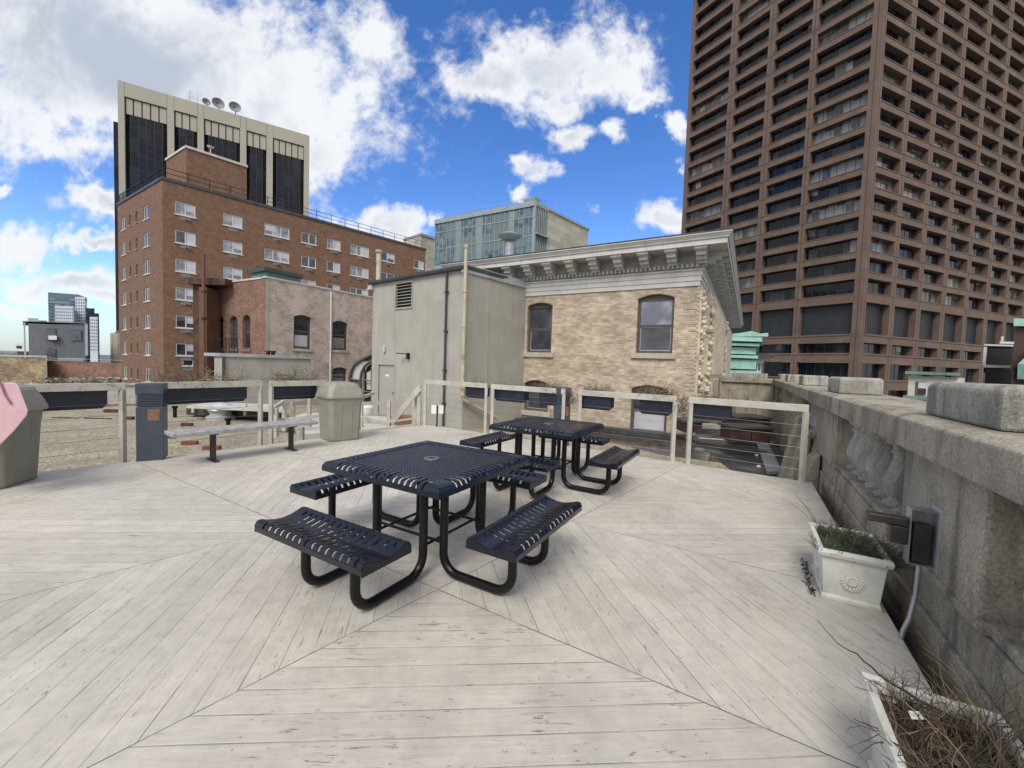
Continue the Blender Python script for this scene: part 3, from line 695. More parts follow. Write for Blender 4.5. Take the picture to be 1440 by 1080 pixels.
q = onrail(*R4, 803) * 1.01; q.z = .93
tag(tangle(q, .09, .12, 90, 6, [M['twig'], M['twig_dark']]), 'dead vine clinging to the right side of the bollard light', 'dead vine')

# bollard lights
def bollard(base, w, h, rz, label):
    r = thing('bollard_light', label, 'bollard light', (0, 0, 0), group='slate blue bollard lights at the deck edge')
    q = MB(); q.box(-w / 2, w / 2, -w / 2, w / 2, -.0, h * .70); q.build('body', M['bollard'], r, bevel=.006)
    q = MB()
    for k in range(7):
        z = h * .70 + .003 + k * .0245; q.box(-w / 2, w / 2, -w / 2, w / 2, z + .008, z + .022)
    q.box(-w / 2 + .02, w / 2 - .02, -w / 2 + .02, w / 2 - .02, h * .70 + .001, h * .70 + .178)
    q.build('louvre', M['bollard'], r)
    q = MB(); q.box(-w / 2 - .004, w / 2 + .004, -w / 2 - .004, w / 2 + .004, h * .70 + .178, h); q.build('cap', M['bollard'], r, bevel=.006)
    q = MB(); q.box(-.02, w / 2 - .035, -w / 2 - .006, -w / 2 + .002, h * .52, h * .67); q.build('copper_badge', M['copper'], r)
    r.location = base; r.rotation_euler.z = rz
    return r
v1 = atz(203, 647.5, 0)
bollard((v1.x + .01, v1.y + .12, 0), .29, 1.075, rad(30), 'slate blue louvred bollard light left of the bench')
q = onrail(*R4, 795) ; bollard((q.x - .03, q.y + .16, 0), .27, 1.10, rad(5), 'slate blue bollard light standing behind the farther picnic table')

# trash cans
def bin_(label, W_, H_, body, lid, loc, rz, chamfer=.22, dome=True):
    r = thing('trash_can', label, 'trash can')
    def ring(w, z, c=chamfer, f=None):
        k = w * c; pts = []
        for sx, sy in ((1, -1), (1, 1), (-1, 1), (-1, -1)):
            if (sx, sy) in ((1, -1), (-1, 1)): pts += [(sx * (w - k), sy * w), (sx * w, sy * (w - k))]
            else: pts += [(sx * w, sy * (w - k)), (sx * (w - k), sy * w)]
        return [(x, y, z) for x, y in pts]
    w = W_ / 2
    q = MB(); q.loft([ring(w * .80, 0), ring(w * .84, .03), ring(w * .93, H_ * .60), ring(w * .985, H_ * .735)])
    for sx, sy in ((1, 0), (-1, 0), (0, 1), (0, -1)):       # shallow vertical ribs
        for off in (-.30, .30):
            c0 = w * .84; c1 = w * .955
            if sx: q.hexa([(sx * (c0 - .02), w * off - .012, .06), (sx * (c0 + .008), w * off - .012, .06), (sx * (c0 + .008), w * off + .012, .06), (sx * (c0 - .02), w * off + .012, .06), (sx * (c1 - .02), w * off - .012, H_ * .66), (sx * (c1 + .008), w * off - .012, H_ * .66), (sx * (c1 + .008), w * off + .012, H_ * .66), (sx * (c1 - .02), w * off + .012, H_ * .66)])
            else: q.hexa([(w * off - .012, sy * (c0 - .02), .06), (w * off + .012, sy * (c0 - .02), .06), (w * off + .012, sy * (c0 + .008), .06), (w * off - .012, sy * (c0 + .008), .06), (w * off - .012, sy * (c1 - .02), H_ * .66), (w * off + .012, sy * (c1 - .02), H_ * .66), (w * off + .012, sy * (c1 + .008), H_ * .66), (w * off - .012, sy * (c1 + .008), H_ * .66)])
    q.build('body', body, r, bevel=.012)
    q = MB(); q.loft([ring(w * 1.03, H_ * .72), ring(w * 1.07, H_ * .735), ring(w * 1.06, H_ * .765), ring(w * .98, H_ * .84), ring(w * .80, H_ * .955, .3), ring(w * .62, H_ * .99, .35), ring(w * .4, H_, .4)])
    o = q.build('lid', lid, r, bevel=.014)
    for sx, sy in ((1, 0), (-1, 0), (0, 1), (0, -1)):
        q = MB(); dx, dy = (sx, sy); px_, py_ = -sy, sx
        def pt(u, f, z): return (dx * f + px_ * u, dy * f + py_ * u, z)
        a0, a1 = w * .985 + .006, w * .83 + .012
        q.hexa([pt(-w * .58, a0, H_ * .79 + .01), pt(w * .58, a0, H_ * .79 + .01), pt(w * .58, a0 - .03, H_ * .79 + .01), pt(-w * .58, a0 - .03, H_ * .79 + .01), pt(-w * .48, a1, H_ * .94), pt(w * .48, a1, H_ * .94), pt(w * .48, a1 - .04, H_ * .94), pt(-w * .48, a1 - .04, H_ * .94)])
        q.build('flap', lid, o, bevel=.008)
    r.location = loc; r.rotation_euler.z = rz; return r
bin_('sage grey plastic trash can with domed lid standing by the stair opening', .66, 1.08, M['bin_pale'], M['bin_pale'], (-3.22, 7.66, 0), rad(22 + 45 - 22), .2)
bin_('taupe ribbed trash can at the left edge with a pink bag against it', .72, 1.12, M['bin'], M['bin_lid'], (-5.72, 4.42, 0), rad(14), .34)

# pink tote bag leaning against the left trash can
v = aty(5, 585, 4.0)
r = thing('tote_bag', 'pink leather tote bag tilted against the front of the left trash can', 'bag', v)
out = ((-58, 556), (-20, 541), (21, 537.5), (26, 542), (39.5, 577), (38, 584), (20, 606), (-14, 640), (-30, 640))
q = MB(); q.loft([[aty(720 + (x - 720) * 1.0, y, Y_) + (Vector((0, 0, 0)) if Y_ != 3.92 else Vector((0, 0, 0))) for x, y in out] for Y_ in (3.93, 4.05)]); q.build('body', M['pink'], r, bevel=.012)
q = MB(); q.tube([aty(x, y, 3.915) for x, y in ((-30, 545), (-14, 500), (-4, 522), (1, 540), (7, 556), (14, 566), (15, 569))], .008, 6); q.build('handle', M['strap'], r, smooth=True)

# bench
r = thing('park_bench', 'long weathered grey plank bench on two dark steel pedestals by the left railing', 'bench', (0, 0, 0))
A_, B_ = Vector((-4.46, 5.47, 0)), Vector((-3.44, 6.66, 0)); t = (B_ - A_).normalized(); A_ -= t * .02; B_ += t * .0
nrm = Vector((t.y, -t.x, 0)); A2, B2_ = atz(243, 603, .45), atz(433, 592, .45)
A2 = Vector((-4.52, 5.36, 0)); B2_ = Vector((-3.36, 6.88, 0)); t = (B2_ - A2).normalized(); nrm = Vector((t.y, -t.x, 0))
for k, off in enumerate((-.145, .0, .145)):
    q = MB(); q.bar(A2 + nrm * off + Vector((0, 0, .435)), B2_ + nrm * off + Vector((0, 0, .435)), .138, .05); q.build('plank', M['wood_grey'], r, bevel=.006)
for f in (.26, .82):
    c = A2 + (B2_ - A2) * f; q = MB()
    q.bar(c + Vector((0, 0, .012)), c + Vector((0, 0, .405)), .075, .03)
    q.bar(c - nrm * .17 + Vector((0, 0, .400)), c + nrm * .17 + Vector((0, 0, .400)), .05, .02)
    q.bar(c - nrm * .16 + Vector((0, 0, .010)), c + nrm * .16 + Vector((0, 0, .010)), .07, .018)
    q.build('pedestal', M['bronze'], r, bevel=.003)

# ================================================================== PLANTER BOXES
def planter(label, lab2, center, kindp, seed):
    r = thing('planter_box', label, 'planter', (0, 0, 0), group='white moulded planter boxes along the parapet')
    lw, ll, h = .165, .255, .34
    def ring(w, l, z): return [(-w, -l, z), (w, -l, z), (w, l, z), (-w, l, z)]
    q = MB(); q.loft([ring(lw * .93, ll * .95, 0), ring(lw * .93, ll * .95, .022), ring(lw * .87, ll * .91, .034), ring(lw * .98, ll * .98, .275), ring(lw * 1.02, ll * 1.0, .29)], cap=False)
    q.poly(ring(lw * .8, ll * .85, .015)); q.build('body', M['resin'], r, bevel=.006, solid=.012)
    q = MB()
    outs = [ring(lw * 1.01, ll * 1.0, .285), ring(lw * 1.13, ll * 1.09, .305), ring(lw * 1.16, ll * 1.11, .325), ring(lw * 1.13, ll * 1.09, .342), ring(lw * .98, ll * .98, .342), ring(lw * .95, ll * .96, .30)]
    q.loft(outs, cap=False); q.build('rim', M['resin'], r, bevel=.004, solid=.004)
    for side in range(4):
        R = Matrix.Rotation(side * pi / 2, 4, 'Z'); ext = ll if side % 2 == 0 else lw
        q = MB(); y = -(ext * (.95 if ext == ll else .93))
        for k in range(18):
            a = 2 * pi * k / 18; q.lathe([(.0, -.004), (.0095, 0), (.007, .006), (0, .009)], (.052 * cos(a), .052 * sin(a), 0), 6, False)
        for k in range(12):
            a = 2 * pi * k / 12; q.lathe([(0, 0), (.008, .002), (.005, .006), (0, .008)], (.026 * cos(a), .026 * sin(a), 0), 6, False)
        q.lathe([(.058, -.003), (.064, .003), (.068, -.003)], (0, 0, 0), 24, False)
        X = R @ Matrix.Translation((0, y - .0035, .155)) @ Matrix.Rotation(rad(90 - 4), 4, 'X')
        q.v = [tuple(X @ Vector(v)) for v in q.v]; q.build('medallion', M['resin'], r, smooth=True)
    q = MB(); q.poly(ring(lw * .93, ll * .95, .285)); q.f = []; q.m = []; q.v = []
    rng = random.Random(seed); G = 9; H_ = {}
    for i in range(G + 1):
        for j in range(G + 1): H_[i, j] = q.vert((-lw * .94 + 2 * lw * .94 * i / G, -ll * .95 + 2 * ll * .95 * j / G, .275 + rng.uniform(0, .025)))
    for i in range(G):
        for j in range(G): q.face((H_[i, j], H_[i + 1, j], H_[i + 1, j + 1], H_[i, j + 1]))
    q.build('soil', M['soil'], r)
    return r
ang = rad(-30)
c1 = so_(3.64, .655); pl = planter('white planter box with a flower medallion, green heather in it, beside the parapet', '', c1, 0, 3); pl.location = c1; pl.rotation_euler.z = ang
c2 = so_(1.77, .63); pl2 = planter('nearest white planter box in the bottom right corner, full of dead twigs', '', c2, 1, 4); pl2.location = c2; pl2.rotation_euler.z = ang
def to_w(c, v): 
    x, y, z = v; return Vector((c[0] + x * cos(ang) - y * sin(ang), c[1] + x * sin(ang) + y * cos(ang), z))
p = MB(); rng = random.Random(21)
for i in range(1500):                                  # heather: many fine upright sprigs in mounds
    gx, gy = rng.uniform(-.155, .21), rng.uniform(-.24, .24)
    green = gx + gy * .5 + rng.gauss(0, .07) > -.07 or gy < -.1
    dens_ = rng.random()
    p.use(M['heather'] if green else M['heather_brown'])
    if rng.random() < .14: p.use(M['twig'])
    base = Vector((gx, gy, .28)); hh = (.07 + .11 * max(0, sin(gx * 17 + gy * 9) * .5 + .4)) * rng.uniform(.45, 1.2) * (1 if green else .7)
    lean = Vector((gx * 3.2 + rng.gauss(0, .55), gy * 1.2 + rng.gauss(0, .55), .8)).normalized()
    pts = [base, base + lean * hh * .5, base + lean * hh * .92 + Vector((rng.gauss(.01, .012), rng.gauss(0, .012), -.012))]
    pts = [to_w(c1, q) for q in pts]; p.tube(pts, .0022, 3, .001)
    for k in range(9):
        f = rng.uniform(.25, 1); c = pts[0].lerp(pts[2], f); d = Vector((rng.gauss(0, 1), rng.gauss(0, 1), rng.uniform(.1, 1))).normalized() * rng.uniform(.008, .017)
        s_ = d.cross(Vector((rng.gauss(0, 1), rng.gauss(0, 1), rng.gauss(0, 1)))).normalized() * .0016
        p.poly([c - s_, c + s_, c + d])
p.origin = Vector((c1[0], c1[1], .28)); tag(p.build('heather_plant'), 'low green and brown heather growing in the far white planter box', 'plant')
p = MB(); rng = random.Random(22)
def twig(p, start, d, ln, r, rng, wander=.3, droop=-.05, seg=7, kids=3, depth=1):
    pts = [start.copy()]; cur = start.copy(); d = d.normalized()
    for k in range(seg):
        cur = cur + d * ln / seg; pts.append(cur.copy()); d = (d + Vector((rng.gauss(0, wander), rng.gauss(0, wander), rng.gauss(droop, wander)))).normalized()
    p.tube(pts, r, 4, r * .35)
    if depth:
        for k in range(kids):
            i = rng.randint(1, seg - 1); dd = (pts[i + 1] - pts[i]).normalized() + Vector((rng.gauss(0, .7), rng.gauss(0, .7), rng.gauss(0, .5)))
            twig(p, pts[i], dd, ln * rng.uniform(.25, .5), r * .55, rng, wander, droop, 4, 2, depth - 1)
for i in range(420):
    p.use(M[rng.choice(('twig', 'twig_dark', 'twig_dark', 'heather_brown', 'twig'))])
    b = to_w(c2, (rng.uniform(-.15, .17), rng.uniform(-.24, .22), .285)); d = Vector((rng.gauss(.25, .7), rng.gauss(.1, .7), rng.uniform(.25, 1.3)))
    twig(p, b, d, rng.uniform(.06, .22), rng.uniform(.0014, .0028), rng, .35, -.1, 5, 2, 1)
for i in range(150):
    p.use(M[('heather_brown', 'twig', 'heather', 'twig_pale')[i % 4]]); b = to_w(c2, (rng.uniform(.0, .20), rng.uniform(-.22, .24), .28)); d = Vector((rng.gauss(.3, .4), rng.gauss(0, .4), 1))
    twig(p, b, d, rng.uniform(.14, .34), .0016, rng, .18, -.06, 6, 1, 1)
p.origin = Vector((c2[0], c2[1], .28)); tag(p.build('dead_plant'), 'tangle of dead brown stems and moss filling the nearest planter box', 'dead plant')
# long bare branch that leans out of the near planter over the deck
def branch(name, pts, r, r2, label, mat, kids=()):
    p = MB(); p.use(mat); P_ = [Vector(q) for q in pts]
    out = []
    for i in range(len(P_) - 1):
        for k in range(3): out.append(P_[i].lerp(P_[i + 1], k / 3) + Vector((random.gauss(0, .002), random.gauss(0, .002), random.gauss(0, .002))))
    out.append(P_[-1]); p.tube(out, r, 6, r2)
    for kp in kids: p.tube([Vector(q) for q in kp], r * .5, 4, r * .2)
    p.origin = P_[0]; return tag(p.build(name, smooth=True), label, 'branch')
z_ = [.36, .34, .28, .20, .12, .05]
branch('bare_branch', [atz(1345, 1012, .37), atz(1292, 985, .40), atz(1238, 950, .34), atz(1205, 920, .26), atz(1178, 905, .18), atz(1150, 873, .05)], .0052, .0016, 'long dark bare branch arching from the nearest planter over the deck', M['twig_dark'])
branch('bare_branch', [atz(1310, 1066, .34), atz(1265, 1050, .36), atz(1235, 1025, .30), atz(1200, 1011, .18)], .0036, .001, 'thin twig poking out left of the nearest planter rim', M['twig_dark'],
       kids=([atz(1255, 1040, .33), atz(1228, 1046, .3), atz(1208, 1060, .24)], [atz(1240, 1030, .3), atz(1222, 1040, .2), atz(1190, 1052, .15)]))
p = MB(); rng = random.Random(9)
for i, (x, y) in enumerate(((1098, 705), (1118, 700), (1130, 712), (1108, 690))):
    p.use(M['twig']); a_ = to_w(c1, (-.12, .22, .30)); e = atz(x, y, .28 + .03 * i) ; p.tube([a_, a_.lerp(e, .4) + Vector((0, 0, .05)), a_.lerp(e, .75) + Vector((0, 0, .05)), e], .0022, 4, .0008)
p.origin = to_w(c1, (-.12, .22, .30)); tag(p.build('dry_sprig'), 'thin dry sprigs sticking up behind the heather planter', 'dead plant')
# scrap of label in the near planter
q = MB(); v = to_w(c2, (-.075, .11, .335)); q.poly([v + Vector(x) for x in ((-.019, -.008, 0), (.019, -.012, .004), (.021, .009, .014), (-.014, .013, .012))]); q.origin = v
q.use(M['sign']); q.m = [0]; o = q.build('paper_scrap', None, solid=.003); tag(o, 'crumpled white and orange paper scrap lying among the dead twigs', 'litter')
# dry leaves / dirt strip by the far planter
p = MB(); rng = random.Random(31)
for i in range(120):
    c = Vector(so_(rng.uniform(3.38, 3.95), rng.gauss(.452, .012), rng.uniform(.004, .03))); u = Vector((rng.gauss(0, 1), rng.gauss(0, 1), rng.gauss(0, .5))).normalized() * .014; v_ = Vector((rng.gauss(0, 1), rng.gauss(0, 1), rng.gauss(0, .5))).normalized() * .008
    p.poly([c - u, c + v_, c + u, c - v_])
p.use(M['twig_dark']); p.m = [0] * len(p.f); o = p.build('dead_leaves', None, kind='stuff'); tag(o, 'dark dead leaves heaped along the left side of the heather planter', 'dead leaves')

# ================================================================== DECK LIGHT ON THE PIER (open box, lamp arm, conduit)
r = thing('wall_lamp', 'dark bronze lamp arm on an open galvanised junction box, fixed to the parapet pier', 'wall lamp', so_(3.1700, .96, .4))
def lbox(name, mat, s0, s1, o0, o1, z0, z1, parent, bev=.003):
    q = MB(); pbox(q, s0, s1, o0, o1, z0, z1); return q.build(name, mat, parent, bevel=bev)
bx0 = .845
jb = MB()
for (s0, s1, o0, o1, z0, z1) in ((3.1100, 3.1150, bx0, .962, .43, .75), (3.2350, 3.2400, bx0, .962, .43, .75), (3.1151, 3.2349, bx0, .962, .745, .75), (3.1151, 3.2349, .957, .962, .43, .745)):
    pbox(jb, s0, s1, o0, o1, z0, z1)
# opening faces the viewer: leave the near side open, close the deck side
jb.v = []; jb.f = []; jb.m = []
for (s0, s1, o0, o1, z0, z1) in ((3.1500, 3.2300, bx0, bx0 + .005, .43, .75), (3.1500, 3.2300, .957, .962, .43, .75), (3.2250, 3.2300, bx0 + .005, .957, .43, .75), (3.1500, 3.2250, bx0 + .005, .957, .745, .75), (3.1500, 3.2250, bx0 + .005, .957, .43, .435)):
    pbox(jb, s0, s1, o0, o1, z0, z1)
jb.build('junction_box', M['galv'], r)
lbox('inner_cover', M['bronze'], 3.1660, 3.2220, bx0 + .022, .94, .445, .665, r)
lbox('mounting_plate', M['flash_pale'], 3.1300, 3.2560, .9625, .966, .41, .77, r, .001)
q = MB(); q.lathe([(0, 0), (.006, 0), (.006, .006), (0, .006)], so_(3.20, .90, .70), 8); q.build('screw', M['flash_pale'], r)
lbox('arm', M['bronze'], 3.1700, 3.2300, .66, bx0 - .001, .635, .685, r, .008)
lbox('bracket', M['bronze'], 3.1650, 3.2350, .765, bx0 - .002, .53, .633, r, .006)
q = MB(); q.tube([so_(3.1700, .90, .43), so_(3.1700, .90, .36), so_(3.1650, .895, .25), so_(3.1400, .87, .12), so_(3.1250, .845, .05), so_(3.1200, .835, .0)], .013, 10); q.build('conduit', M['galv'], r, smooth=True)

# ================================================================== BUFF BRICK BUILDING WITH CORNICE
FB = Face((5.446, 13.996), -60); CS = -.70; TOP = 5.73
buff = thing('brick_building', 'buff brick building with a heavy grey bracketed cornice and arched brown windows', 'building', FB.pt(2, 2, -.82))
CO = FB.pt(CS, 0, 0); FS = Face((CO.x, CO.y), 30)
FS.n = Vector((-sin(rad(120)), -cos(rad(120)), 0))     # inward (building lies to the left of the side wall)
wins = [(.02, 1.25, 2.06, 4.10), (4.55, 5.67, 2.03, 4.02), (.09, 1.33, -.76, .93), (4.6, 5.71, -.36, .90)]
mb = MB(); FB.wall(mb, CS, 9.5, -1.3, 4.32, wins, .30, .13)
mb.build('wall', M['brick_buff'], buff)
for (a0, a1, z0, z1) in wins:                       # brick voussoir arches, slightly proud
    n_ = 16; r = []; mb = MB()
    for k in range(n_ + 1):
        t = k / n_; f = z1 - .13 * (2 * t - 1) ** 2; r.append((a0 - .06 + (a1 - a0 + .12) * t, f))
    for k in range(n_):
        (p0, q0), (p1, q1) = r[k], r[k + 1]; g = .012
        cx = (a0 + a1) / 2; e0 = (p0 - cx) * .17; e1 = (p1 - cx) * .17
        mb.hexa([FB.pt(p0 + g / 2, -.012, q0 + .01), FB.pt(p1 - g / 2, -.012, q1 + .01), FB.pt(p1 - g / 2, .02, q1 + .01), FB.pt(p0 + g / 2, .02, q0 + .01),
                 FB.pt(p0 + e0 + g / 2, -.012, q0 + .26), FB.pt(p1 + e1 - g / 2, -.012, q1 + .26), FB.pt(p1 + e1 - g / 2, .02, q1 + .26), FB.pt(p0 + e0 + g / 2, .02, q0 + .26)])
    mb.build('window_arch', M['brick_buff'], buff)
gl = [M['pane'], M['pane'], M['pane'], M['pane']]
for i, (a0, a1, z0, z1) in enumerate(wins):
    mb = MB(); zt = z1 - .13
    FB.frame(mb, a0 + .003, a1 - .003, z0 + .003, zt + .02, .13, .23, .085, (), ())
    zm = (z0 + zt) / 2 + .02; FB.box(mb, a0 + .09, a1 - .09, .14, .215, zm - .035, zm + .035)
    for k in range(8):                                # arched head of the frame
        t0, t1 = k / 8, (k + 1) / 8; f = lambda t: z1 - .004 - .13 * (2 * t - 1) ** 2
        q0, q1 = a0 + (a1 - a0) * t0, a0 + (a1 - a0) * t1
        mb.hexa([FB.pt(q0, .13, zt + .0205), FB.pt(q1, .13, zt + .0205), FB.pt(q1, .20, zt + .0205), FB.pt(q0, .20, zt + .0205), FB.pt(q0, .13, max(f(t0), zt + .021)), FB.pt(q1, .13, max(f(t1), zt + .021)), FB.pt(q1, .20, max(f(t1), zt + .021)), FB.pt(q0, .20, max(f(t0), zt + .021))])
    o = mb.build('window', M['frame_br'], buff)
    g = MB(); FB.box(g, a0 + .08, a1 - .08, .175, .185, zm + .03, zt - .06); g.build('pane', M['pane_lav'] if i == 0 else M['pane'], o)
    g = MB(); FB.box(g, a0 + .08, a1 - .08, .195, .205, z0 + .08, zm - .03); g.build('pane', M['pane'] if i != 2 else M['pane_b'], o)
    g = MB(); FB.frame(g, a0 + .09, a1 - .09, z0 + .09, zm - .04, .19, .20, .028); g.build('sash_bar', M['flash_pale'], o)
    if i == 1 or i == 0:
        g = MB(); FB.box(g, a0 + .1, a0 + .34, .2055, .212, z0 + .1, zt - .05); g.build('curtain', M['pane_b'], o)
    g = MB(); FB.box(g, a0 - .14, a1 + .14, -.09, .12, z0 - .19, z0 - .003); g.build('sill', M['sill'], o, bevel=.012)
# side wall with giant pilasters and carved corner
mb = MB(); SL = 27
FS.wall(mb, 0, SL, -3, 4.32, [], .3); mb.build('side_wall', M['terra'], buff)
mb = MB(); FS.box(mb, 1.9, 9.3, -.36, -.002, .4, 4.31); FS.box(mb, 11.5, 20, -.36, -.002, .4, 4.31)
for k in range(9): FS.box(mb, 2.15 + k * .80, 2.62 + k * .80, -.43, -.361, 1.35, 4.0)
FS.box(mb, 1.85, 9.35, -.44, -.361, .4, 1.2); mb.build('pilaster', M['terra'], buff, bevel=.02)
rng = random.Random(77)
for col_s, pj, sz in ((.32, .12, 1.0), (1.25, .30, 1.15), (10.3, .34, 1.8)):   # carved garlands
    mb = MB()
    for k in range(44):
        z = .55 + k * .083; c = FS.pt(col_s + rng.gauss(0, .10 * sz), -pj - rng.uniform(-.04, .08), z); rr = rng.uniform(.07, .15) * (sz if sz < 1.5 else 1.2)
        rings = []
        for a in range(5):
            th = pi * a / 4; rings.append([(c.x + rr * (max(.05, sin(th))) * cos(b * pi / 3 + rng.gauss(0, .15)), c.y + rr * (max(.05, sin(th))) * sin(b * pi / 3), c.z - rr * .8 * cos(th)) for b in range(6)])
        mb.loft(rings)
    FS.box(mb, col_s - .2, col_s + .2, -pj, -.002, .4, 4.31)
    mb.build('carved_garland', M['terra'], buff)
mb = MB()
for k in range(26):
    z = .7 + k * .14; FS.box(mb, -.02, .10, -.03, -.002, z, z + .09)
mb.build('corner_teeth', M['terra'], buff)
mb = MB()
for k in range(16):                                   # toothed brick quoin on the front corner
    z = .35 + k * .245; w_ = .34 if k % 2 else .22; FB.box(mb, CS - .004, CS + w_, -.014, .01, z, z + .215)
mb.build('quoin', M['brick_buff'], buff)
# cornice, swept round the corner
def sweep(mb, prof, La=9.5, Lb=SL):
    """profile (projection, z) swept along the front wall, mitred at the corner, and back along the side wall"""
    rows = []
    for p, z in prof:
        e = FB.pt(La, -p, z); c = CO + Vector((-.5, -.866, 0)) * p + Vector((.866, -.5, 0)) * p; c = Vector((c.x, c.y, z)); f = FS.pt(Lb, -p, z); rows.append((e, c, f))
    for a, b in zip(rows, rows[1:]):
        for k in (0, 1): mb.poly([a[k], a[k + 1], b[k + 1], b[k]])
def side_pt(s, p, z): return FS.pt(s, -p, z)
mb = MB()
sweep(mb, [(.0, 4.30), (.05, 4.30), (.05, 4.46), (.075, 4.462), (.075, 4.63), (.10, 4.632), (.10, 4.76), (.15, 4.80), (.15, 4.84), (.04, 4.842)])
mb.build('architrave', M['corn'], buff)
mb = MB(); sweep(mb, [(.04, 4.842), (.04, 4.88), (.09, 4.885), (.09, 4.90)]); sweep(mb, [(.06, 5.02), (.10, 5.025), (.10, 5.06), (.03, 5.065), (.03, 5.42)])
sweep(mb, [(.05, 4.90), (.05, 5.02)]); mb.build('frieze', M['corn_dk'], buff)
mb = MB(); d = CS - .03
s = CS + .02
while s < 9.3: FB.box(mb, s, s + .085, -.125, -.052, 4.905, 5.018); s += .15
mb.build('dentils', M['corn'], buff); mb = MB()
s = .02
while s < 16: FS.box(mb, s, s + .085, -.125, -.052, 4.905, 5.018); s += .15
mb.build('dentils', M['corn'], buff)
mb = MB(); sweep(mb, [(.03, 5.42), (.80, 5.42), (.80, 5.40), (.82, 5.40), (.82, 5.56), (.86, 5.565), (.87, 5.60), (.93, 5.68), (.95, 5.70), (.95, 5.735), (.90, 5.74)])
mb.build('cornice', M['corn'], buff)
mb = MB(); sweep(mb, [(.90, 5.742), (.965, 5.742), (.965, 5.775), (.7, 5.83), (-.6, 5.95), (-.6, 5.2)]); mb.build('roof_edge', M['flash'], buff)
def bracket(mb, F, s):
    for (h0, h1, d1) in ((5.30, 5.415, .74), (5.17, 5.299, .62), (5.06, 5.169, .44), (4.99, 5.059, .22)):
        w_ = .17 if h0 > 5.2 else .145; F.box(mb, s - w_, s + w_, -d1, -.031, h0, h1)
    F.box(mb, s - .19, s + .19, -.77, -.74, 5.33, 5.416)
bs = [FB.px(x, 352, d=-.55)[0] for x in (987, 941, 901, 865, 830, 798, 769, 743)]
step = (bs[-1] - bs[0]) / 7
for k in range(9):
    mb = MB(); bracket(mb, FB, bs[0] + step * k + .02); mb.build('bracket', M['corn'], buff, bevel=.006)
for k in range(26):
    mb = MB(); bracket(mb, FS, .35 + step * k); mb.build('bracket', M['corn'], buff)
mb = MB(); c0 = FB.pt(9.5, .6, 5.9); c1 = CO + Vector((.5, .866, 0)) * .6 - Vector((.866, -.5, 0)) * .6; c2 = FS.pt(SL, .6, 5.9); c3 = FS.pt(SL, 12, 5.9); c4 = FB.pt(9.5, 14, 5.9)
mb.poly([(c.x, c.y, 5.93) for c in (c0, c1, c2, c3, c4)]); mb.build('roof', M['green_roof'], buff)
# things on its roof
v = aty(716, 360, 19.5)
r = thing('roof_vent', 'galvanised mushroom roof vent standing on the cornice building roof', 'roof vent', v)
mb = MB(); mb.lathe([(.25, -.9), (.25, .55), (.21, .58), (.21, .62)], v, 16); mb.build('stack', M['galv'], r, smooth=True)
mb = MB(); mb.lathe([(.20, .70), (.34, .74), (.57, .90), (.58, .925), (.40, 1.01), (.15, 1.07), (.03, 1.08)], v, 20); mb.build('cap', M['flash_pale'], r, smooth=True)
for k in range(4):
    a = k * pi / 2 + .4; mb = MB(); mb.tube([v + Vector((.2 * cos(a), .2 * sin(a), .56)), v + Vector((.34 * cos(a), .34 * sin(a), .80))], .02, 5); mb.build('strut', M['galv'], r)
v = aty(690, 372, 18.6); mb = MB(); mb.lathe([(.07, -.3), (.07, .32), (.09, .32), (.09, .42), (.0, .42)], v, 10); mb.origin = v; tag(mb.build('vent_pipe', M['flash'], smooth=True), 'short dark vent pipe left of the mushroom vent', 'pipe')
v = aty(775, 350, 22); q = aty(762, 352, 22)
mb = MB(); mb.loft([[(v.x - .6, v.y - .4, 5.9), (v.x + 1.0, v.y - .4, 5.9), (v.x + 1.0, v.y + .6, 5.9), (v.x - .6, v.y + .6, 5.9)], [(v.x - .8, v.y - .5, 6.55), (v.x + 1.2, v.y - .5, 6.55), (v.x + 1.2, v.y + .7, 6.55), (v.x - .8, v.y + .7, 6.55)], [(v.x - .1, v.y, 6.85), (v.x + .3, v.y, 6.85), (v.x + .3, v.y + .2, 6.85), (v.x - .1, v.y + .2, 6.85)]])
mb.origin = v; tag(mb.build('chimney', M['rust']), 'squat brown capped chimney right of the mushroom vent', 'chimney')

# ================================================================== GREY STUCCO STAIRHEAD
SC = (-1.71, 14.27); FA = Face(SC, -52); FR_ = Face(SC, 40)
st = thing('stucco_penthouse', 'grey stucco stairhead block with louvre, door and dark flat roof edge', 'building', FA.pt(2.5, 1.5, -.82))
zl, zr = 4.73, 4.70
mb = MB(); dl, dr, dt = FA.px(532, 560)[0], FA.px(554, 560)[0], FA.px(540, 513)[1]
lv = [FA.px(580, 415)[0], FA.px(557, 415)[0], FA.px(568, 433)[1], FA.px(568, 398)[1]]
holes = [(min(dl, dr), max(dl, dr), -.80, dt), (lv[0], lv[1], lv[2], lv[3])]
FA.wall(mb, 0, 5.55, -1.3, zl, holes, .10)
FR_.wall(mb, 0, 3.5, -1.3, zr, [], .1)
e1, e2 = FA.pt(5.55, 0, 0), FR_.pt(3.5, 0, 0); e3 = e1 + (e2 - Vector((*SC, 0)))
for a, b in ((e1, e3),): mb.poly([(a.x, a.y, -1.3), (b.x, b.y, -1.3), (b.x, b.y, zl), (a.x, a.y, zl)])
mb.build('wall', M['stucco'], st)
mb = MB(); FA.box(mb, holes[0][0] + .003, holes[0][1] - .003, .04, .09, -.795, dt - .003); o = mb.build('door', M['door'], st)
mb = MB(); FA.frame(mb, holes[0][0] - .05, holes[0][1] + .05, -.79, dt + .05, -.02, .03, .05); mb.build('door_frame', M['door'], o)
mb = MB(); k = FA.pt(holes[0][0] + .11, .0, .18); mb.lathe([(0, 0), (.035, 0), (.035, .05), (0, .05)], k, 10); mb.build('knob', M['galv'], o)
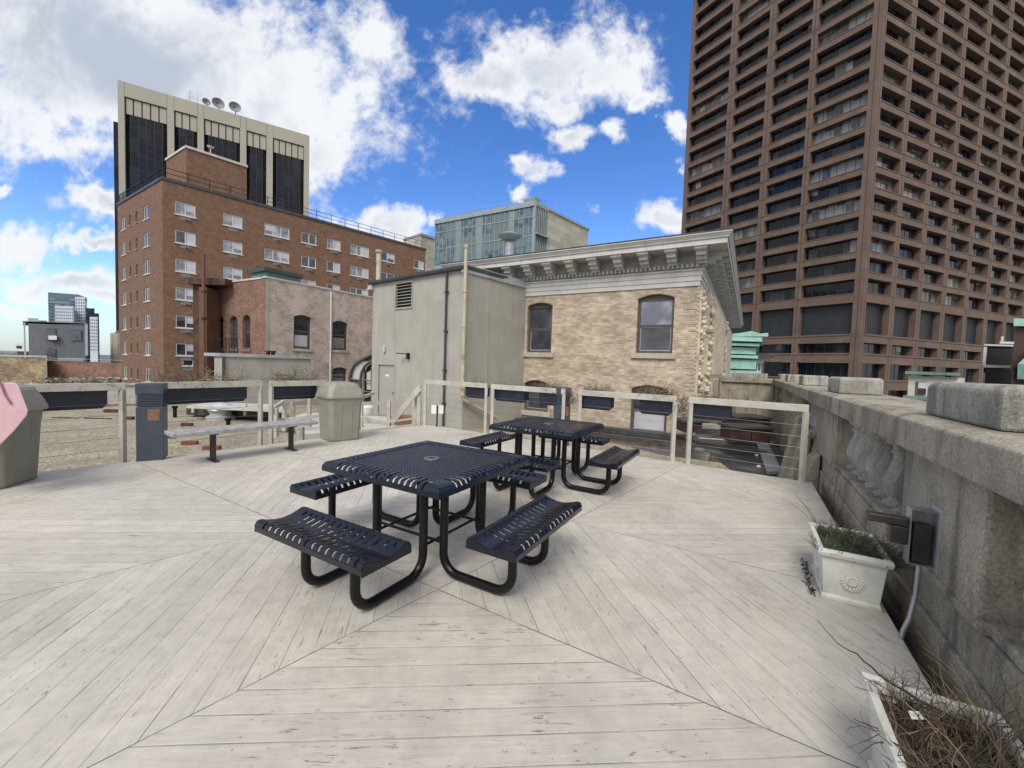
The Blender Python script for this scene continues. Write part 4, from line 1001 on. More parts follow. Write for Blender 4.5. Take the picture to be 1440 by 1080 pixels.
mb = MB(); c = (holes[0][0] + holes[0][1]) / 2; FA.box(mb, c - .12, c + .12, .032, .039, .84, .93); mb.build('notice', M['sign'], o)
mb = MB(); FA.box(mb, lv[0], lv[1], .08, .10, lv[2], lv[3]); mb.build('louvre_back', M['black'], st)
mb = MB(); n_ = 8; hh = (lv[3] - lv[2]) / n_
for k in range(n_):
    z = lv[2] + k * hh
    mb.hexa([FA.pt(lv[0] + .03, -.03, z + .0), FA.pt(lv[1] - .03, -.03, z + .0), FA.pt(lv[1] - .03, -.02, z + .015), FA.pt(lv[0] + .03, -.02, z + .015), FA.pt(lv[0] + .03, .055, z + hh * .36), FA.pt(lv[1] - .03, .055, z + hh * .36), FA.pt(lv[1] - .03, .07, z + hh * .40), FA.pt(lv[0] + .03, .07, z + hh * .40)])
FA.frame(mb, lv[0] - .04, lv[1] + .04, lv[2] - .04, lv[3] + .04, -.04, .03, .045)
mb.build('louvre', M['stucco'], st)
mb = MB()                                             # thin raised stucco joints
for (x, y0, y1) in ((556, 440, 510), (577, 500, 590)):
    mb = MB(); s0 = FA.px(x, (y0 + y1) / 2)[0]; za, zb = FA.px(x, y1)[1], FA.px(x, y0)[1]; FA.box(mb, s0 - .02, s0 + .02, -.012, .01, max(za, -.8), zb); mb.build('joint_strip', M['stucco'], st)
mb = MB(); s0 = FR_.px(685, 480)[0]; FR_.box(mb, s0 - .025, s0 + .025, -.02, .01, -.8, 4.6)
mb.build('joint_strip', M['stucco'], st)
mb = MB()                                             # roof slab and dark drip edge, pale coping on the right
def P4(zz, o): 
    a = FA.pt(5.55 + o, -o, zz); b = FA.pt(-o * .6, -o, zz); c = FR_.pt(3.5, -.02, zz); d = Vector((e3.x, e3.y, zz)); return [a, b, c, d]
mb.loft([P4(4.735, .14), P4(4.80, .16), P4(4.86, .16), P4(4.88, .05)]); mb.build('roof', M['flash'], st)
mb = MB(); FR_.box(mb, -.10, 3.45, -.05, .12, 4.62, 4.90); mb.build('coping', M['flash_pale'], st)
mb = MB(); k = FA.pt(5.65, -.1, 0); FA.box(mb, 5.45, 5.85, -.14, .3, 4.50, 4.56); FA.box(mb, 5.5, 5.8, -.1, .3, 4.565, 4.72); mb.build('eave_return', M['rail'], st)
# dark downpipe, cream soil pipe with offset, floodlight, small fittings
s0 = FA.px(628, 480)[0]
r = thing('drain_pipe', 'dark grey downpipe on the stucco corner', 'pipe', FA.pt(s0, -.06, -.8))
mb = MB(); mb.tube([FA.pt(s0, -.07, 4.7), FA.pt(s0, -.07, -.8)], .042, 8); mb.build('pipe', M['flash'], r, smooth=True)
for z in (4.0, 2.6, 1.2, 0): mb = MB(); FA.box(mb, s0 - .07, s0 + .07, -.125, .0, z, z + .05); mb.build('clamp', M['flash'], r)
ptop = FR_.px(655, 347, -.12); ps = FR_.px(652, 460, -.12)[0]; pb = FR_.px(650, 557, -.12)[1]
r = thing('soil_pipe', 'cream painted vent pipe rising above the stucco roof, with a slanted foot', 'pipe', FR_.pt(ps, -.12, pb))
mb = MB(); mb.tube([FR_.pt(ps, -.14, ptop[1]), FR_.pt(ps, -.14, pb)], .062, 10); mb.lathe([(.085, 0), (.085, .12), (.0, .12)], FR_.pt(ps, -.14, ptop[1] - .05), 10); mb.build('pipe', M['pipe_cream'], r, smooth=True)
for z in (3.9, 2.7, 1.5, .6, pb): mb = MB(); mb.lathe([(.062, 0), (.082, .01), (.082, .08), (.062, .09)], FR_.pt(ps, -.14, z), 10); mb.build('collar', M['pipe_cream'], r, smooth=True)
f = aty(697, 597, FR_.pt(2.0, -.5, 0).y)
mb = MB(); mb.tube([FR_.pt(ps, -.14, pb + .03), FR_.pt(ps + .05, -.14, pb - .12), FR_.pt(ps + 1.75, -.18, pb - .90)], .055, 10); mb.build('foot', M['pipe_cream'], r, smooth=True)
fl = FA.px(575, 500); k = FA.pt(fl[0], -.02, fl[1])
r = thing('flood_light', 'small black floodlight projecting from the stucco wall right of the door', 'wall lamp', k)
mb = MB(); FA.box(mb, fl[0] - .07, fl[0] + .05, -.10, .0, fl[1] - .14, fl[1] + .10); mb.build('housing', M['black'], r, bevel=.01)
mb = MB(); mb.bar(FA.pt(fl[0] + .02, -.06, fl[1] + .06), FA.pt(fl[0] + .34, -.34, fl[1] + .08), .07, .035); mb.build('arm', M['black'], r)
g_ = FA.px(542, 491); mb = MB(); FA.box(mb, g_[0] - .06, g_[0] + .06, -.10, 0, g_[1] - .12, g_[1] + .14); mb.origin = FA.pt(g_[0], 0, g_[1]); tag(mb.build('bulkhead_lamp', M['pane_b'], bevel=.02), 'small pale bulkhead lamp above the stairhead door', 'wall lamp')
v = FA.pt(4.9, .9, 4.75); q = aty(533, 352, v.y)
mb = MB(); mb.lathe([(.11, 0), (.11, q.z - v.z - .1), (.15, q.z - v.z - .1), (.15, q.z - v.z), (0, q.z - v.z)], (q.x, v.y, v.z), 12); mb.origin = v; tag(mb.build('vent_pipe', M['pipe_cream'], smooth=True), 'cream vent pipe standing on the left end of the stairhead roof', 'pipe')
# small sign on black post in front
v = atz(614, 603, -.05)
r = thing('small_sign', 'blank white card on a thin black post at the far corner of the deck', 'sign', v)
mb = MB(); mb.box(v.x - .015, v.x + .015, v.y + .0, v.y + .03, v.z - .1, .50); mb.build('post', M['black'], r)
mb = MB(); mb.box(v.x - .14, v.x + .14, v.y + .031, v.y + .04, .30, .50); mb.build('card', M['sign'], r)

# ================================================================== CURVED GREENHOUSE GLAZING behind the stairhead
D_ = 19.5
def A19(x, y): return aty(x, y, D_)
r = thing('sunroom', 'curved glass sunroom bay half hidden behind the stucco stairhead', 'sunroom', A19(510, 560))
for k, dx in enumerate((0, 15)):
    prof = [(x + dx, y + dx * .10) for x, y in ((493, 562), (493, 532), (494.5, 522), (499, 513), (507, 507), (519, 501), (540, 493))]
    mb = MB(); mb.tube([A19(*p) - Vector((0, .1, 0)) for p in prof], .07, 6); mb.build('rib', M['frame_br'], r, smooth=True)
ra = [(493, 562), (493, 532), (494.5, 522), (499, 513), (507, 507), (519, 501)]; rb = [(x + 15, y + 1.5) for x, y in ra]
for i in range(5):
    mb = MB(); mb.poly([A19(*ra[i]), A19(*rb[i]), A19(*rb[i + 1]), A19(*ra[i + 1])]); mb.build('glass_panel', M['glass_g2'] if i < 1 else M['pane_b'] if i < 4 else M['flash'], r, solid=.02)  # whitish upper panels: sky reflection painted into the glass colour
mb = MB(); mb.poly([A19(*p) + Vector((0, .25, 0)) for p in ((509, 566), (545, 570), (545, 500), (534, 503), (522, 509), (514, 516), (509.5, 526))]); mb.build('end_glazing', M['pane'], r, solid=.03)
mb = MB(); mb.poly([A19(*p) + Vector((0, .05, 0)) for p in ((515, 548), (521, 548), (521, 521), (515, 524))]); mb.build('curtain', M['pane_b'], r, solid=.01)
for z_ in (533, 549): mb = MB(); mb.tube([A19(493, z_) - Vector((0, .1, 0)), A19(535, z_ + 3) - Vector((0, .1, 0))], .035, 5); mb.build('transom', M['frame_br'], r)
for x in (513, 523): mb = MB(); mb.tube([A19(x, 566) - Vector((0, .05, 0)), A19(x, 515) - Vector((0, .05, 0))], .04, 5); mb.build('mullion', M['frame_br'], r)

# ================================================================== GREY / RED BRICK BUILDING
CA = (-14.47, 24.0); FC = Face(CA, 31.5); FD = Face(CA, -62)
cb = thing('brick_building', 'worn two-tone brick building with pinkish patches, arched dark windows and a black chimney cap', 'building', FC.pt(3, 3, -.8))
cw = [(1.65, 2.80, 2.08, 4.20), (4.31, 5.51, 2.12, 4.12), (4.35, 5.49, -.4, .95), (7.9, 9.0, 2.1, 4.1)]
mb = MB(); FC.wall(mb, 0, 13, -3, 6.08, cw, .3, .16); mb.build('wall', M['brick_grey'], cb)
for (a0, a1, z0, z1) in cw:
    o = sash(FC, a0, a1, z0, z1 - .02, cb, M['frame_br'], M['pane'], .12, .14, (), (.52,), M['brick_grey'])
    g = MB(); FC.box(g, a0 + .15, a1 - .15, .172, .180, z0 + .14, z0 + .85); g.build('blind', M['pane_b'] if a0 < 4 else M['acgrille'], o)
l1 = [FD.px(x, 470)[0] for x in (315, 305.5, 334, 323, 352, 341)]
dw = [(l1[0], l1[1], 1.95, 3.95), (l1[2], l1[3], 1.95, 3.97), (l1[4], l1[5], 1.95, 4.0)]
mb = MB(); FD.wall(mb, 0, 6.6, -3, 6.04, dw, .3, .30); mb.build('side_wall', M['brick_pinkred'], cb)
for (a0, a1, z0, z1) in dw:
    sash(FD, a0, a1, z0, z1 - .02, cb, M['frame_br'], M['pane'], .10, .14, (), (.5,), M['brick_pinkred'])
mb = MB(); FC.box(mb, -.05, 13, -.05, .35, 6.082, 6.18); FD.box(mb, .36, 6.6, -.05, .35, 6.045, 6.15); mb.build('coping', M['corn'], cb)
mb = MB(); FC.box(mb, .0, .16, -.02, .01, -3, 6.0); mb.build('corner_strip', M['stucco'], cb)
mb = MB(); a = FC.pt(.36, .36, 6.0); b = FC.pt(13, .36, 6.0); c = b + FD.d * 7; d = a + FD.d * 6.3; mb.poly([a, b, c, d]); mb.build('roof', M['mem'], cb)
mb = MB(); FC.box(mb, -.02, 2.0, -.02, 1.6, 6.19, 6.45); o = mb.build('chimney', M['green_roof'], cb)
mb = MB(); FC.box(mb, -.16, 2.15, -.14, 1.75, 6.451, 6.68); mb.build('chimney_cap', M['flash'], o)
wp = FC.px(464, 460)[0]; r = thing('drain_pipe', 'white downpipe running down the pink patched brick wall', 'pipe', FC.pt(wp, -.07, 0)); mb = MB(); mb.tube([FC.pt(wp, -.08, 6.0), FC.pt(wp, -.08, -.8)], .055, 6); mb.build('pipe', M['pipe_cream'] if 0 else WHITE, r)
# long grey box with a metal edge in front of it
p1 = aty(312, 505, 18.2); FG = Face((p1.x, p1.y), 40); FH = Face((p1.x, p1.y), -52)
r = thing('roof_enclosure', 'low grey rendered enclosure with pale metal edge below the red brick gable', 'roof structure', FG.pt(1, 1, -.8))
L1 = FG.px(437, 520)[0]
mb = MB(); FG.wall(mb, 0, L1, -1.3, 1.45, [], .1); FH.wall(mb, 0, 1.0, -1.3, 1.45, [], .1); a, b, c, d = FG.pt(0, 0, 1.5), FG.pt(L1, 0, 1.5), FG.pt(L1, 2.5, 1.5), FH.pt(1, 0, 1.5)
mb.poly([b, c, (c.x, c.y, -1.3), (b.x, b.y, -1.3)]); mb.build('wall', M['stucco'], r)
mb = MB(); FG.box(mb, -.06, L1 + .06, -.08, 2.6, 1.452, 1.60); FH.box(mb, .07, 1.06, -.08, .6, 1.455, 1.585); mb.build('metal_edge', M['flash_pale'], r)
mb = MB(); FG.box(mb, .0, .10, -.09, -.001, -.8, 1.45); mb.build('pipe', M['flash'], r)
for x in (386, 393):
    s0 = FG.px(x, 497)[0]; mb = MB(); c = FG.pt(s0, .8, 1.6); mb.lathe([(.09, 0), (.09, .12), (.16, .13), (.14, .2), (0, .22)], c, 10); mb.origin = c; tag(mb.build('roof_vent', M['black'], smooth=True), 'small black vent cap on the grey enclosure, %s one' % ('left' if x == 386 else 'right'), 'roof vent')
# rusty steel duct tower
r = thing('rusty_duct', 'tall rusty steel duct tower with a flanged head left of the brick gable', 'duct', aty(288, 520, 25.5))
def R25(x, y, dy=0): return aty(x, y, 25.5 + dy)
a0, a1 = R25(275, 450), R25(288, 450); b0, b1 = R25(288.5, 450), R25(299, 450)
zt, zb_ = R25(285, 402).z, R25(285, 530).z
mb = MB(); mb.box(a0.x, a1.x, 25.3, 26.4, zb_, zt); mb.build('shaft', M['rust'], r)
mb = MB(); mb.box(b0.x, b1.x, 25.0, 26.2, zb_, zt - .15); mb.build('side_shaft', plain('rust_brown_sheet', (.15, .075, .048), .8, .25, 2, streak=.4), r)
mb = MB(); q0, q1 = R25(272, 397), R25(325, 400); mb.box(q0.x, q1.x, 25.0, 27.2, zt + .002, zt + .42); mb.build('head', M['rust'], r, bevel=.02)
v = R25(302, 520); r2 = thing('rusty_stack', 'thin rusty pipe rising beside the duct tower', 'pipe', v); mb = MB(); mb.tube([(v.x, 24.6, -.8), (v.x, 24.6, R25(300, 362).z)], .09, 8); mb.build('pipe', plain('rust_brown_sheet', ()), r2, smooth=True)
for k in (0, 1): mb = MB(); mb.lathe([(.14, 0), (.14, .15)], (v.x, 24.6, 3.6 + k * 1.6), 8); mb.build('collar', M['rust'], r2)
# iron balcony rail in front of the red gable
r = thing('iron_balcony_rail', 'thin black iron rail in front of the three narrow arched windows', 'railing', aty(315, 495, 22))
for x in range(302, 336, 4): mb = MB(); mb.tube([aty(x, 500, 22), aty(x, 477, 22)], .02, 4); mb.build('baluster', M['black'], r)
mb = MB(); mb.tube([aty(300, 477, 22), aty(336, 476, 22)], .025, 4); mb.build('top_rail', M['black'], r)

# ================================================================== RED BRICK APARTMENT BLOCK
AP = (-33.7, 39.5); FE = Face(AP, 43); FF = Face(AP, -57)
apt = thing('apartment_building', 'large red-brown brick apartment block with white sliding windows and a black roof rail', 'building', FE.pt(8, 8, -32))
cols = [(246, 275, 283, 308, 2), (314, 341, 299, 323, 2), (372, 407, 312, 337, 3), (424, 445, 325, 345, 2), (460, 479, 334, 354, 2), (493, 519, 342, 362, 3), (534, 555, 352, 371, 2), (582, 596, 364, 379, 2)]
AW = []; ROWH = 2.74
for (x0, x1, y0, y1, npane) in cols:
    s0, s1 = FE.px(x0, (y0 + y1) / 2)[0], FE.px(x1, (y0 + y1) / 2)[0]
    nrow = 6 if x0 == 246 else 4 if x0 in (314,) else 3
    if x0 > 520: nrow = 2
    for k in range(nrow): AW.append((s0, s1, 15.02 - k * ROWH, 16.26 - k * ROWH, npane))
AW.append((AW[0][0] + .5, AW[0][1] - .2, .3, 1.0, 1))
LE = FE.px(598, 370)[0]
mb = MB(); FE.wall(mb, 0, LE, -32, 17.93, [q[:4] for q in AW], .16); 
e = FE.pt(LE, 0, 0); e2 = FE.pt(LE, 14, 0); mb.poly([(e.x, e.y, -32), (e2.x, e2.y, -32), (e2.x, e2.y, 17.93), (e.x, e.y, 17.93)])
mb.build('wall', M['brick_red'], apt)
rng = random.Random(12)
for (a0, a1, z0, z1, npn) in AW:
    mull = () if npn == 1 else (.5,) if npn == 2 else (.34, .66)
    bl = rng.random()
    o = sash(FE, a0, a1, z0, z1, apt, WHITE, M['pane_lav'] if bl < .55 else M['pane'], .09, .05, mull, (), WHITE if a1 - a0 > .8 else None, ac=a1 - a0 > .8, sh=.07)
    if bl < .8 and npn > 1:                            # drawn blind behind one light
        g = MB(); h0, h1 = ((.5, 1), (0, .5), (.66, 1))[rng.randrange(3) if npn == 3 else 0]
        FE.box(g, a0 + (a1 - a0) * h0 + .08, a0 + (a1 - a0) * h1 - .08, .085, .093, z0 + .09 + (0 if rng.random() < .6 else .4), z1 - .09); g.build('blind', M['pane_b'], o)
LW = []
for (x0, x1, w_) in ((210, 202, 1), (193.5, 190.5, 0), (184, 181.5, 0), (176.5, 171, 1)):
    s0, s1 = FF.px(x0, 310)[0], FF.px(x1, 310)[0]
    for k in range(7): LW.append((min(s0, s1), max(s0, s1), (14.95 if w_ else 15.1) - k * ROWH, (16.35 if w_ else 16.2) - k * ROWH, w_))
LL = FF.px(165.5, 300)[0]
mb = MB(); FF.wall(mb, 0, LL, -32, 17.93, [q[:4] for q in LW], .22); mb.build('side_wall', M['brick_red_l'], apt)
for (a0, a1, z0, z1, w_) in LW:
    sash(FF, a0, a1, z0, z1, apt, WHITE if w_ else M['brick_red_l'], M['pane'] if w_ else M['brick_red'], .10 if w_ else .05, .06, (.55,) if w_ else (), (), WHITE if w_ else M['sill'], sh=.08)
mb = MB(); FE.box(mb, -.1, LE + .1, -.08, .4, 17.932, 18.22); FF.box(mb, .42, LL, -.08, .4, 17.932, 18.22); mb.build('coping', M['flash'], apt)
mb = MB(); a, b = FE.pt(.4, .4, 17.9), FE.pt(LE, .4, 17.9); c = b + FF.d * 14; d = a + FF.d * (LL - .4); mb.poly([a, b, c, d]); mb.build('roof', M['mem'], apt)
mb = MB()
for z in (18.7, 19.15):
    mb.tube([FE.pt(.2, .15, z), FE.pt(LE, .15, z)], .035, 4); mb.tube([FF.pt(.2, .15, z), FF.pt(LL, .15, z)], .035, 4)
k = .2
while k < LE: mb.tube([FE.pt(k, .15, 18.2), FE.pt(k, .15, 19.15)], .035, 4); k += 1.75
k = .2
while k < LL: mb.tube([FF.pt(k, .15, 18.2), FF.pt(k, .15, 19.15)], .035, 4); k += 1.2
for q in range(60): kk = q * LL / 60; mb.tube([FF.pt(kk, .15, 18.2), FF.pt(kk, .15, 19.15)], .015, 3)
mb.build('roof_railing', M['black'], apt)
# penthouse on the apartment roof
pc = aty(262, 225, 44); FP = Face((pc.x, pc.y), 43); FQ = Face((pc.x, pc.y), -57)
Lp = FP.px(347, 250)[0]; Lq = FQ.px(234, 240)[0]; zt = aty(262, 208, 44).z
mb = MB(); FP.wall(mb, 0, Lp, 17.9, zt, [], .1); FQ.wall(mb, 0, Lq, 17.9, zt, [], .1); e = FP.pt(Lp, 0, 0); e2 = FP.pt(Lp, Lq, 0); mb.poly([(e.x, e.y, 17.9), (e2.x, e2.y, 17.9), (e2.x, e2.y, zt), (e.x, e.y, zt)])
a, b = FP.pt(0, 0, zt), FP.pt(Lp, 0, zt); mb.poly([a, b, b + FQ.d * Lq, a + FQ.d * Lq])
o = mb.build('penthouse', M['brick_red'], apt)
mb = MB(); FP.box(mb, -.1, Lp + .1, -.1, .3, zt + .002, zt + .25); FQ.box(mb, .31, Lq + .1, -.1, .3, zt + .002, zt + .25); mb.build('coping', M['corn'], o)
dq = FQ.px(245, 262); mb = MB(); FQ.box(mb, dq[0] - .9, dq[0] + .1, -.04, .01, 18.0, 20.3); mb.build('door', WHITE, o)
v = aty(296, 214, 46); r = thing('antenna', 'small white dish antenna on the apartment penthouse roof', 'antenna', v); mb = MB(); mb.tube([v - Vector((0, 0, 1)), v + Vector((0, 0, .5))], .05, 5); mb.build('mast', WHITE, r); mb = MB(); mb.lathe([(.0, 0), (.25, .06), (.35, .2)], v + Vector((0, 0, .4)), 10, False); mb.build('dish', WHITE, r)

# ================================================================== CONCRETE TOWER WITH DARK GLASS
TP = (-100.52, 105); FT = Face(TP, 58); Z1 = 69.1
tw = thing('office_tower', 'beige concrete tower with tall dark glass bays and three dishes on the roof', 'building', FT.pt(20, 10, -32))
b_ = [(1.2, 9.5), (10.9, 15.8), (17.2, 25.4), (26.9, 31.8), (33.4, 41.6)]
mb = MB(); FT.wall(mb, 0, 43, -32, Z1, [(a, b, -20, 65.6) for a, b in b_], 1.3)
a, b = FT.pt(0, 0, 0), FT.pt(0, 30, 0); mb.poly([(a.x, a.y, -32), (b.x, b.y, -32), (b.x, b.y, Z1), (a.x, a.y, Z1)])
a, b = FT.pt(43, 0, 0), FT.pt(43, 30, 0); mb.poly([(a.x, a.y, -32), (b.x, b.y, -32), (b.x, b.y, Z1), (a.x, a.y, Z1)])
mb.poly([FT.pt(0, 0, Z1), FT.pt(43, 0, Z1), FT.pt(43, 30, Z1), FT.pt(0, 30, Z1)]); mb.build('wall', M['concrete'], tw)
mb = MB(); FT.box(mb, -1.5, .6, 3, 26, -32, 60); mb.build('side_glazing', M['glass_t'], tw)
for a, b in b_:
    mb = MB(); n_ = 5 if b - a > 6 else 3
    FT.box(mb, a + .01, b - .01, .82, 1.25, 61.9, 65.59)
    wd = (b - a) / n_
    for k in range(n_): FT.box(mb, a + wd * (k + .0) + (.12 if k else .3), a + wd * (k + 1) - .16, .35, .83, 61.6, 65.4)
    mb.build('ribbed_panel', M['concrete'], tw)
    mb = MB(); FT.box(mb, a + .01, b - .01, .70, .819, 61.9, 65.58); mb.build('panel_joint', M['concrete_dk'], tw)
    mb = MB(); mb.poly([FT.pt(a, .95, -20), FT.pt(a + .9, .35, -20), FT.pt(b - .9, .35, -20), FT.pt(b, .95, -20), FT.pt(b, .95, 61.85), FT.pt(b - .9, .35, 61.85), FT.pt(a + .9, .35, 61.85), FT.pt(a, .95, 61.85)]) if 0 else None
    for (p0, d0, p1, d1) in ((a + .01, 1.1, a + 1.0, .5), (a + 1.0, .5, b - 1.0, .5), (b - 1.0, .5, b - .01, 1.1)):
        mb.poly([FT.pt(p0, d0, -20), FT.pt(p1, d1, -20), FT.pt(p1, d1, 61.9), FT.pt(p0, d0, 61.9)])
    o = mb.build('glazed_bay', M['glass_t'], tw)
    mb = MB(); nm = 4 if b - a > 6 else 2
    for k in range(nm + 1): c = a + 1 + (b - a - 2) * k / nm; FT.box(mb, c - .05, c + .05, .43, .52, -20, 61.85)
    z = 58.8
    while z > 10: FT.box(mb, a + 1, b - 1, .44, .51, z, z + .09); z -= 3.5
    mb.build('mullion', M['mullion_dk'], o)
mb = MB()
for s in (1.25, 9.5, 10.9, 15.85, 17.2, 25.45, 26.9, 31.85, 33.4): FT.box(mb, s - .03, s + .03, -.02, .01, 65.7, Z1)
mb.build('joint', M['concrete_dk'], tw)
for i, (x, y, rr) in enumerate(((289, 141.5, .95), (306, 144, 1.45), (330, 149.5, 1.45))):
    s0, z0 = FT.px(x, y); c = FT.pt(s0, 1.5, z0 + .3)
    r = thing('satellite_dish', ('smallest grey satellite dish, leftmost of three on the tower roof', 'middle grey satellite dish of three on the tower roof', 'right-hand grey satellite dish of three on the tower roof')[i], 'satellite dish', (c.x, c.y, Z1), group='satellite dishes on the concrete tower')
    mb = MB(); mb.lathe([(.02, 0), (rr * .5, .08 * rr), (rr * .85, .28 * rr), (rr, .42 * rr)], (0, 0, 0), 20, False)
    X = Matrix.Translation(c) @ Vector((.80 - .12 * i, -.85, .12)).to_track_quat('Z', 'Y').to_matrix().to_4x4(); mb.v = [tuple(X @ Vector(v)) for v in mb.v]; mb.build('reflector', plain('grey_dish_paint', (.20, .21, .22), .6, .08, 1), r, smooth=True, solid=.06)
    mb = MB(); mb.tube([c + Vector((.1, .15, -.2)), (c.x + .1, c.y + .2, Z1)], .12, 6); mb.build('mount', M['flash'], r)
s0, z0 = FT.px(266, 133); c = FT.pt(s0, 1.5, Z1); r = thing('antenna', 'spindly lattice antenna on the concrete tower left of the dishes', 'antenna', c)
mb = MB(); mb.tube([c, c + Vector((0, 0, 3.6))], .07, 4); mb.build('mast', M['galv'], r)
mb = MB()
for k in range(5): z = 1.2 + k * .5; mb.tube([c + Vector((-1.0 + .1 * k, 0, z)), c + Vector((1.3 - .2 * k, 0, z + .2))], .04, 4)
mb.tube([c + Vector((2, 0, 0)), c + Vector((2, 0, 2))], .05, 4); mb.build('element', M['galv'], r)

# ================================================================== GLASS BUILDING BEHIND THE CORNICE
FGl = Face((2.47, 60), -60); FGr = Face((2.47, 60), 42); Z0, ZT = 17.0, 25.1
gb = thing('glass_building', 'pale green curtain wall block with limestone flank rising behind the cornice', 'building', FGl.pt(8, 5, -32))
Lg = FGl.px(612, 340)[0]; Lr1 = FGr.px(769, 320)[0]; Lr2 = FGr.px(827, 320)[0]
mb = MB(); a_, b_2, c_2 = FGl.pt(.1, .4, 0), FGl.pt(Lg - .1, .4, 0), FGr.pt(Lr2, .4, 0); mb.prism([(q.x, q.y) for q in (a_, b_2, b_2 + FGr.d * 9, c_2 + FGl.d * 6, c_2)], -32, Z0 - .21); mb.build('lower_storeys', M['limestone'], gb)
mb = MB(); FGl.box(mb, .0, Lg, .0, .3, Z0, ZT - .7); mb.build('curtain_wall', M['glass_g'], gb)
mb = MB(); FGl.box(mb, -.05, Lg + .05, -.2, .6, ZT - .69, ZT); FGl.box(mb, -.05, Lg, -.15, .3, Z0 - .2, Z0 + .55); mb.build('fascia', M['alu'], gb)
for k in range(23):
    s = Lg * k / 22; mb = MB(); FGl.box(mb, s - .04, s + .04, -.08, -.001, Z0 + .55, ZT - .7); mb.build('fin', M['alu'], gb)
mb = MB()
for z in (20.2, 22.9): FGl.box(mb, 0, Lg, -.07, -.002, z, z + .12)
mb.build('transom', M['alu'], gb)
for (a, b) in ((3.4, 4.3), (9.0, 10.2), (13.1, 14.2)): mb = MB(); FGl.box(mb, a, b, -.03, -.003, Z0 + .6, ZT - .8); mb.build('column_behind_glass', plain('pale_column', (.22, .28, .28), .4, .1, .5), gb)
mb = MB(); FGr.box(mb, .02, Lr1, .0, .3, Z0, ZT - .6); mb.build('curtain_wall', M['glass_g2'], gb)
mb = MB(); FGr.box(mb, -.05, Lr1, -.2, .5, ZT - .59, ZT); FGr.box(mb, .0, Lr1, -.6, -.001, 20.4, 20.6); FGr.box(mb, -.1, .02, -.22, .3, Z0, ZT); mb.build('fascia', M['alu'], gb)
for k in range(7): s = .2 + Lr1 * k / 7; mb = MB(); FGr.box(mb, s - .05, s + .05, -.2, -.002, Z0, ZT - .6); mb.build('fin', M['alu'], gb)
mb = MB(); FGr.box(mb, Lr1, Lr2, -.1, 8, Z0 - 8, ZT - .45); mb.build('flank_wall', M['limestone'], gb)
mb = MB(); FGr.box(mb, Lr1, Lr2 + .1, -.25, 8, ZT - .448, ZT - .15); mb.build('flank_coping', M['alu'], gb)
mb = MB(); a, b, c = FGl.pt(0, .6, ZT - .05), FGl.pt(Lg, .6, ZT - .05), FGr.pt(Lr1, .5, ZT - .05); mb.poly([a, b, b + FGr.d * 10, c + FGr.d * 8, c]); mb.build('roof', M['city_roof'], gb)
mb = MB()
for k in range(24): s = Lg * k / 23; mb.tube([FGl.pt(s, .3, ZT), FGl.pt(s, .3, ZT + .75)], .03, 3)
mb.tube([FGl.pt(0, .3, ZT + .75), FGl.pt(Lg, .3, ZT + .75)], .035, 3); mb.tube([FGr.pt(0, .3, ZT + .75), FGr.pt(Lr1, .3, ZT + .75)], .035, 3); FGl.box(mb, .2, 2.2, .5, 2, ZT, ZT + .8); mb.build('roof_rail', M['alu'], gb)
v = FGr.pt(6.5, 1, ZT); r = thing('antenna', 'thin mast on the limestone flank of the glass block', 'antenna', v); mb = MB(); mb.tube([v, v + Vector((0, 0, 2.6))], .03, 4); mb.build('mast', M['alu'], r)
# cream building peeping between apartment block and glass block
c0 = aty(592, 340, 95); FK = Face((c0.x, c0.y), -60); FK2 = Face((c0.x, c0.y), 42)
pk = thing('cream_building', 'cream stone building with a shallow gable between apartment block and glass block', 'building', (c0.x, c0.y, -32))
mb = MB(); zz_ = aty(592, 331, 95).z; FK.box(mb, .0, 6, 0, 8, -32, zz_ - 1.2); mb.build('side_wall', M['limestone'], pk)
mb = MB(); FK2.box(mb, .02, 9, .1, 7, -32, zz_); mb.build('wall', M['limestone'], pk)
mb = MB(); FK2.box(mb, -.1, 9.2, -.2, 7.2, zz_ + .002, zz_ + .5); mb.build('coping', M['city_roof'], pk)

# ================================================================== BROWN GRANITE TOWER
MP = (60.76, 72.0); FL = Face(MP, -31.5); FM = Face(MP, 68)
gt = thing('granite_tower', 'huge brown granite office tower with a deep grid of recessed windows', 'building', FM.pt(20, 20, -32))
ZL = -32; ZTOP = 110; PH = 3.62
rows = [(16.2 + PH * k, 18.62 + PH * k) for k in range(26)]
low = [(8.95, 14.5, 'mech'), (5.55, 7.40, 'win'), (.9, 3.8, 'dark'), (-4.2, -1.0, 'dark')]
lb = [(1.45, 9.83), (10.9, 17.57), (18.93, 25.76), (27.2, 36.6)]
rb_ = [(.95 + 8.62 * k, .95 + 8.62 * k + 7.1) for k in range(10)]
holesL = [(a, b, z0, z1) for a, b in lb for z0, z1 in rows] + [(a, b, z0, z1) for a, b in lb for z0, z1, _ in low]
holesR = [(a, b, z0, z1) for a, b in rb_ for z0, z1 in rows] + [(a, b, z0, z1) for a, b in rb_ for z0, z1, _ in low]
LLm, LRm = 37.6, 86.5; REC = 1.15
mb = MB(); FL.wall(mb, 0, LLm, ZL, ZTOP, holesL, REC); mb.build('facade', M['granite'], gt)
mb = MB(); FM.wall(mb, 0, LRm, ZL, ZTOP, holesR, REC); mb.build('facade', M['granite'], gt)
mb = MB(); e = FL.pt(LLm, 0, 0); e2 = e + FM.d * 40; mb.poly([(e.x, e.y, ZL), (e2.x, e2.y, ZL), (e2.x, e2.y, ZTOP), (e.x, e.y, ZTOP)]); mb.build('rear_wall', M['granite'], gt)
mb = MB()                                              # projecting lips on sills, bull-nosed lower bands, vertical joints
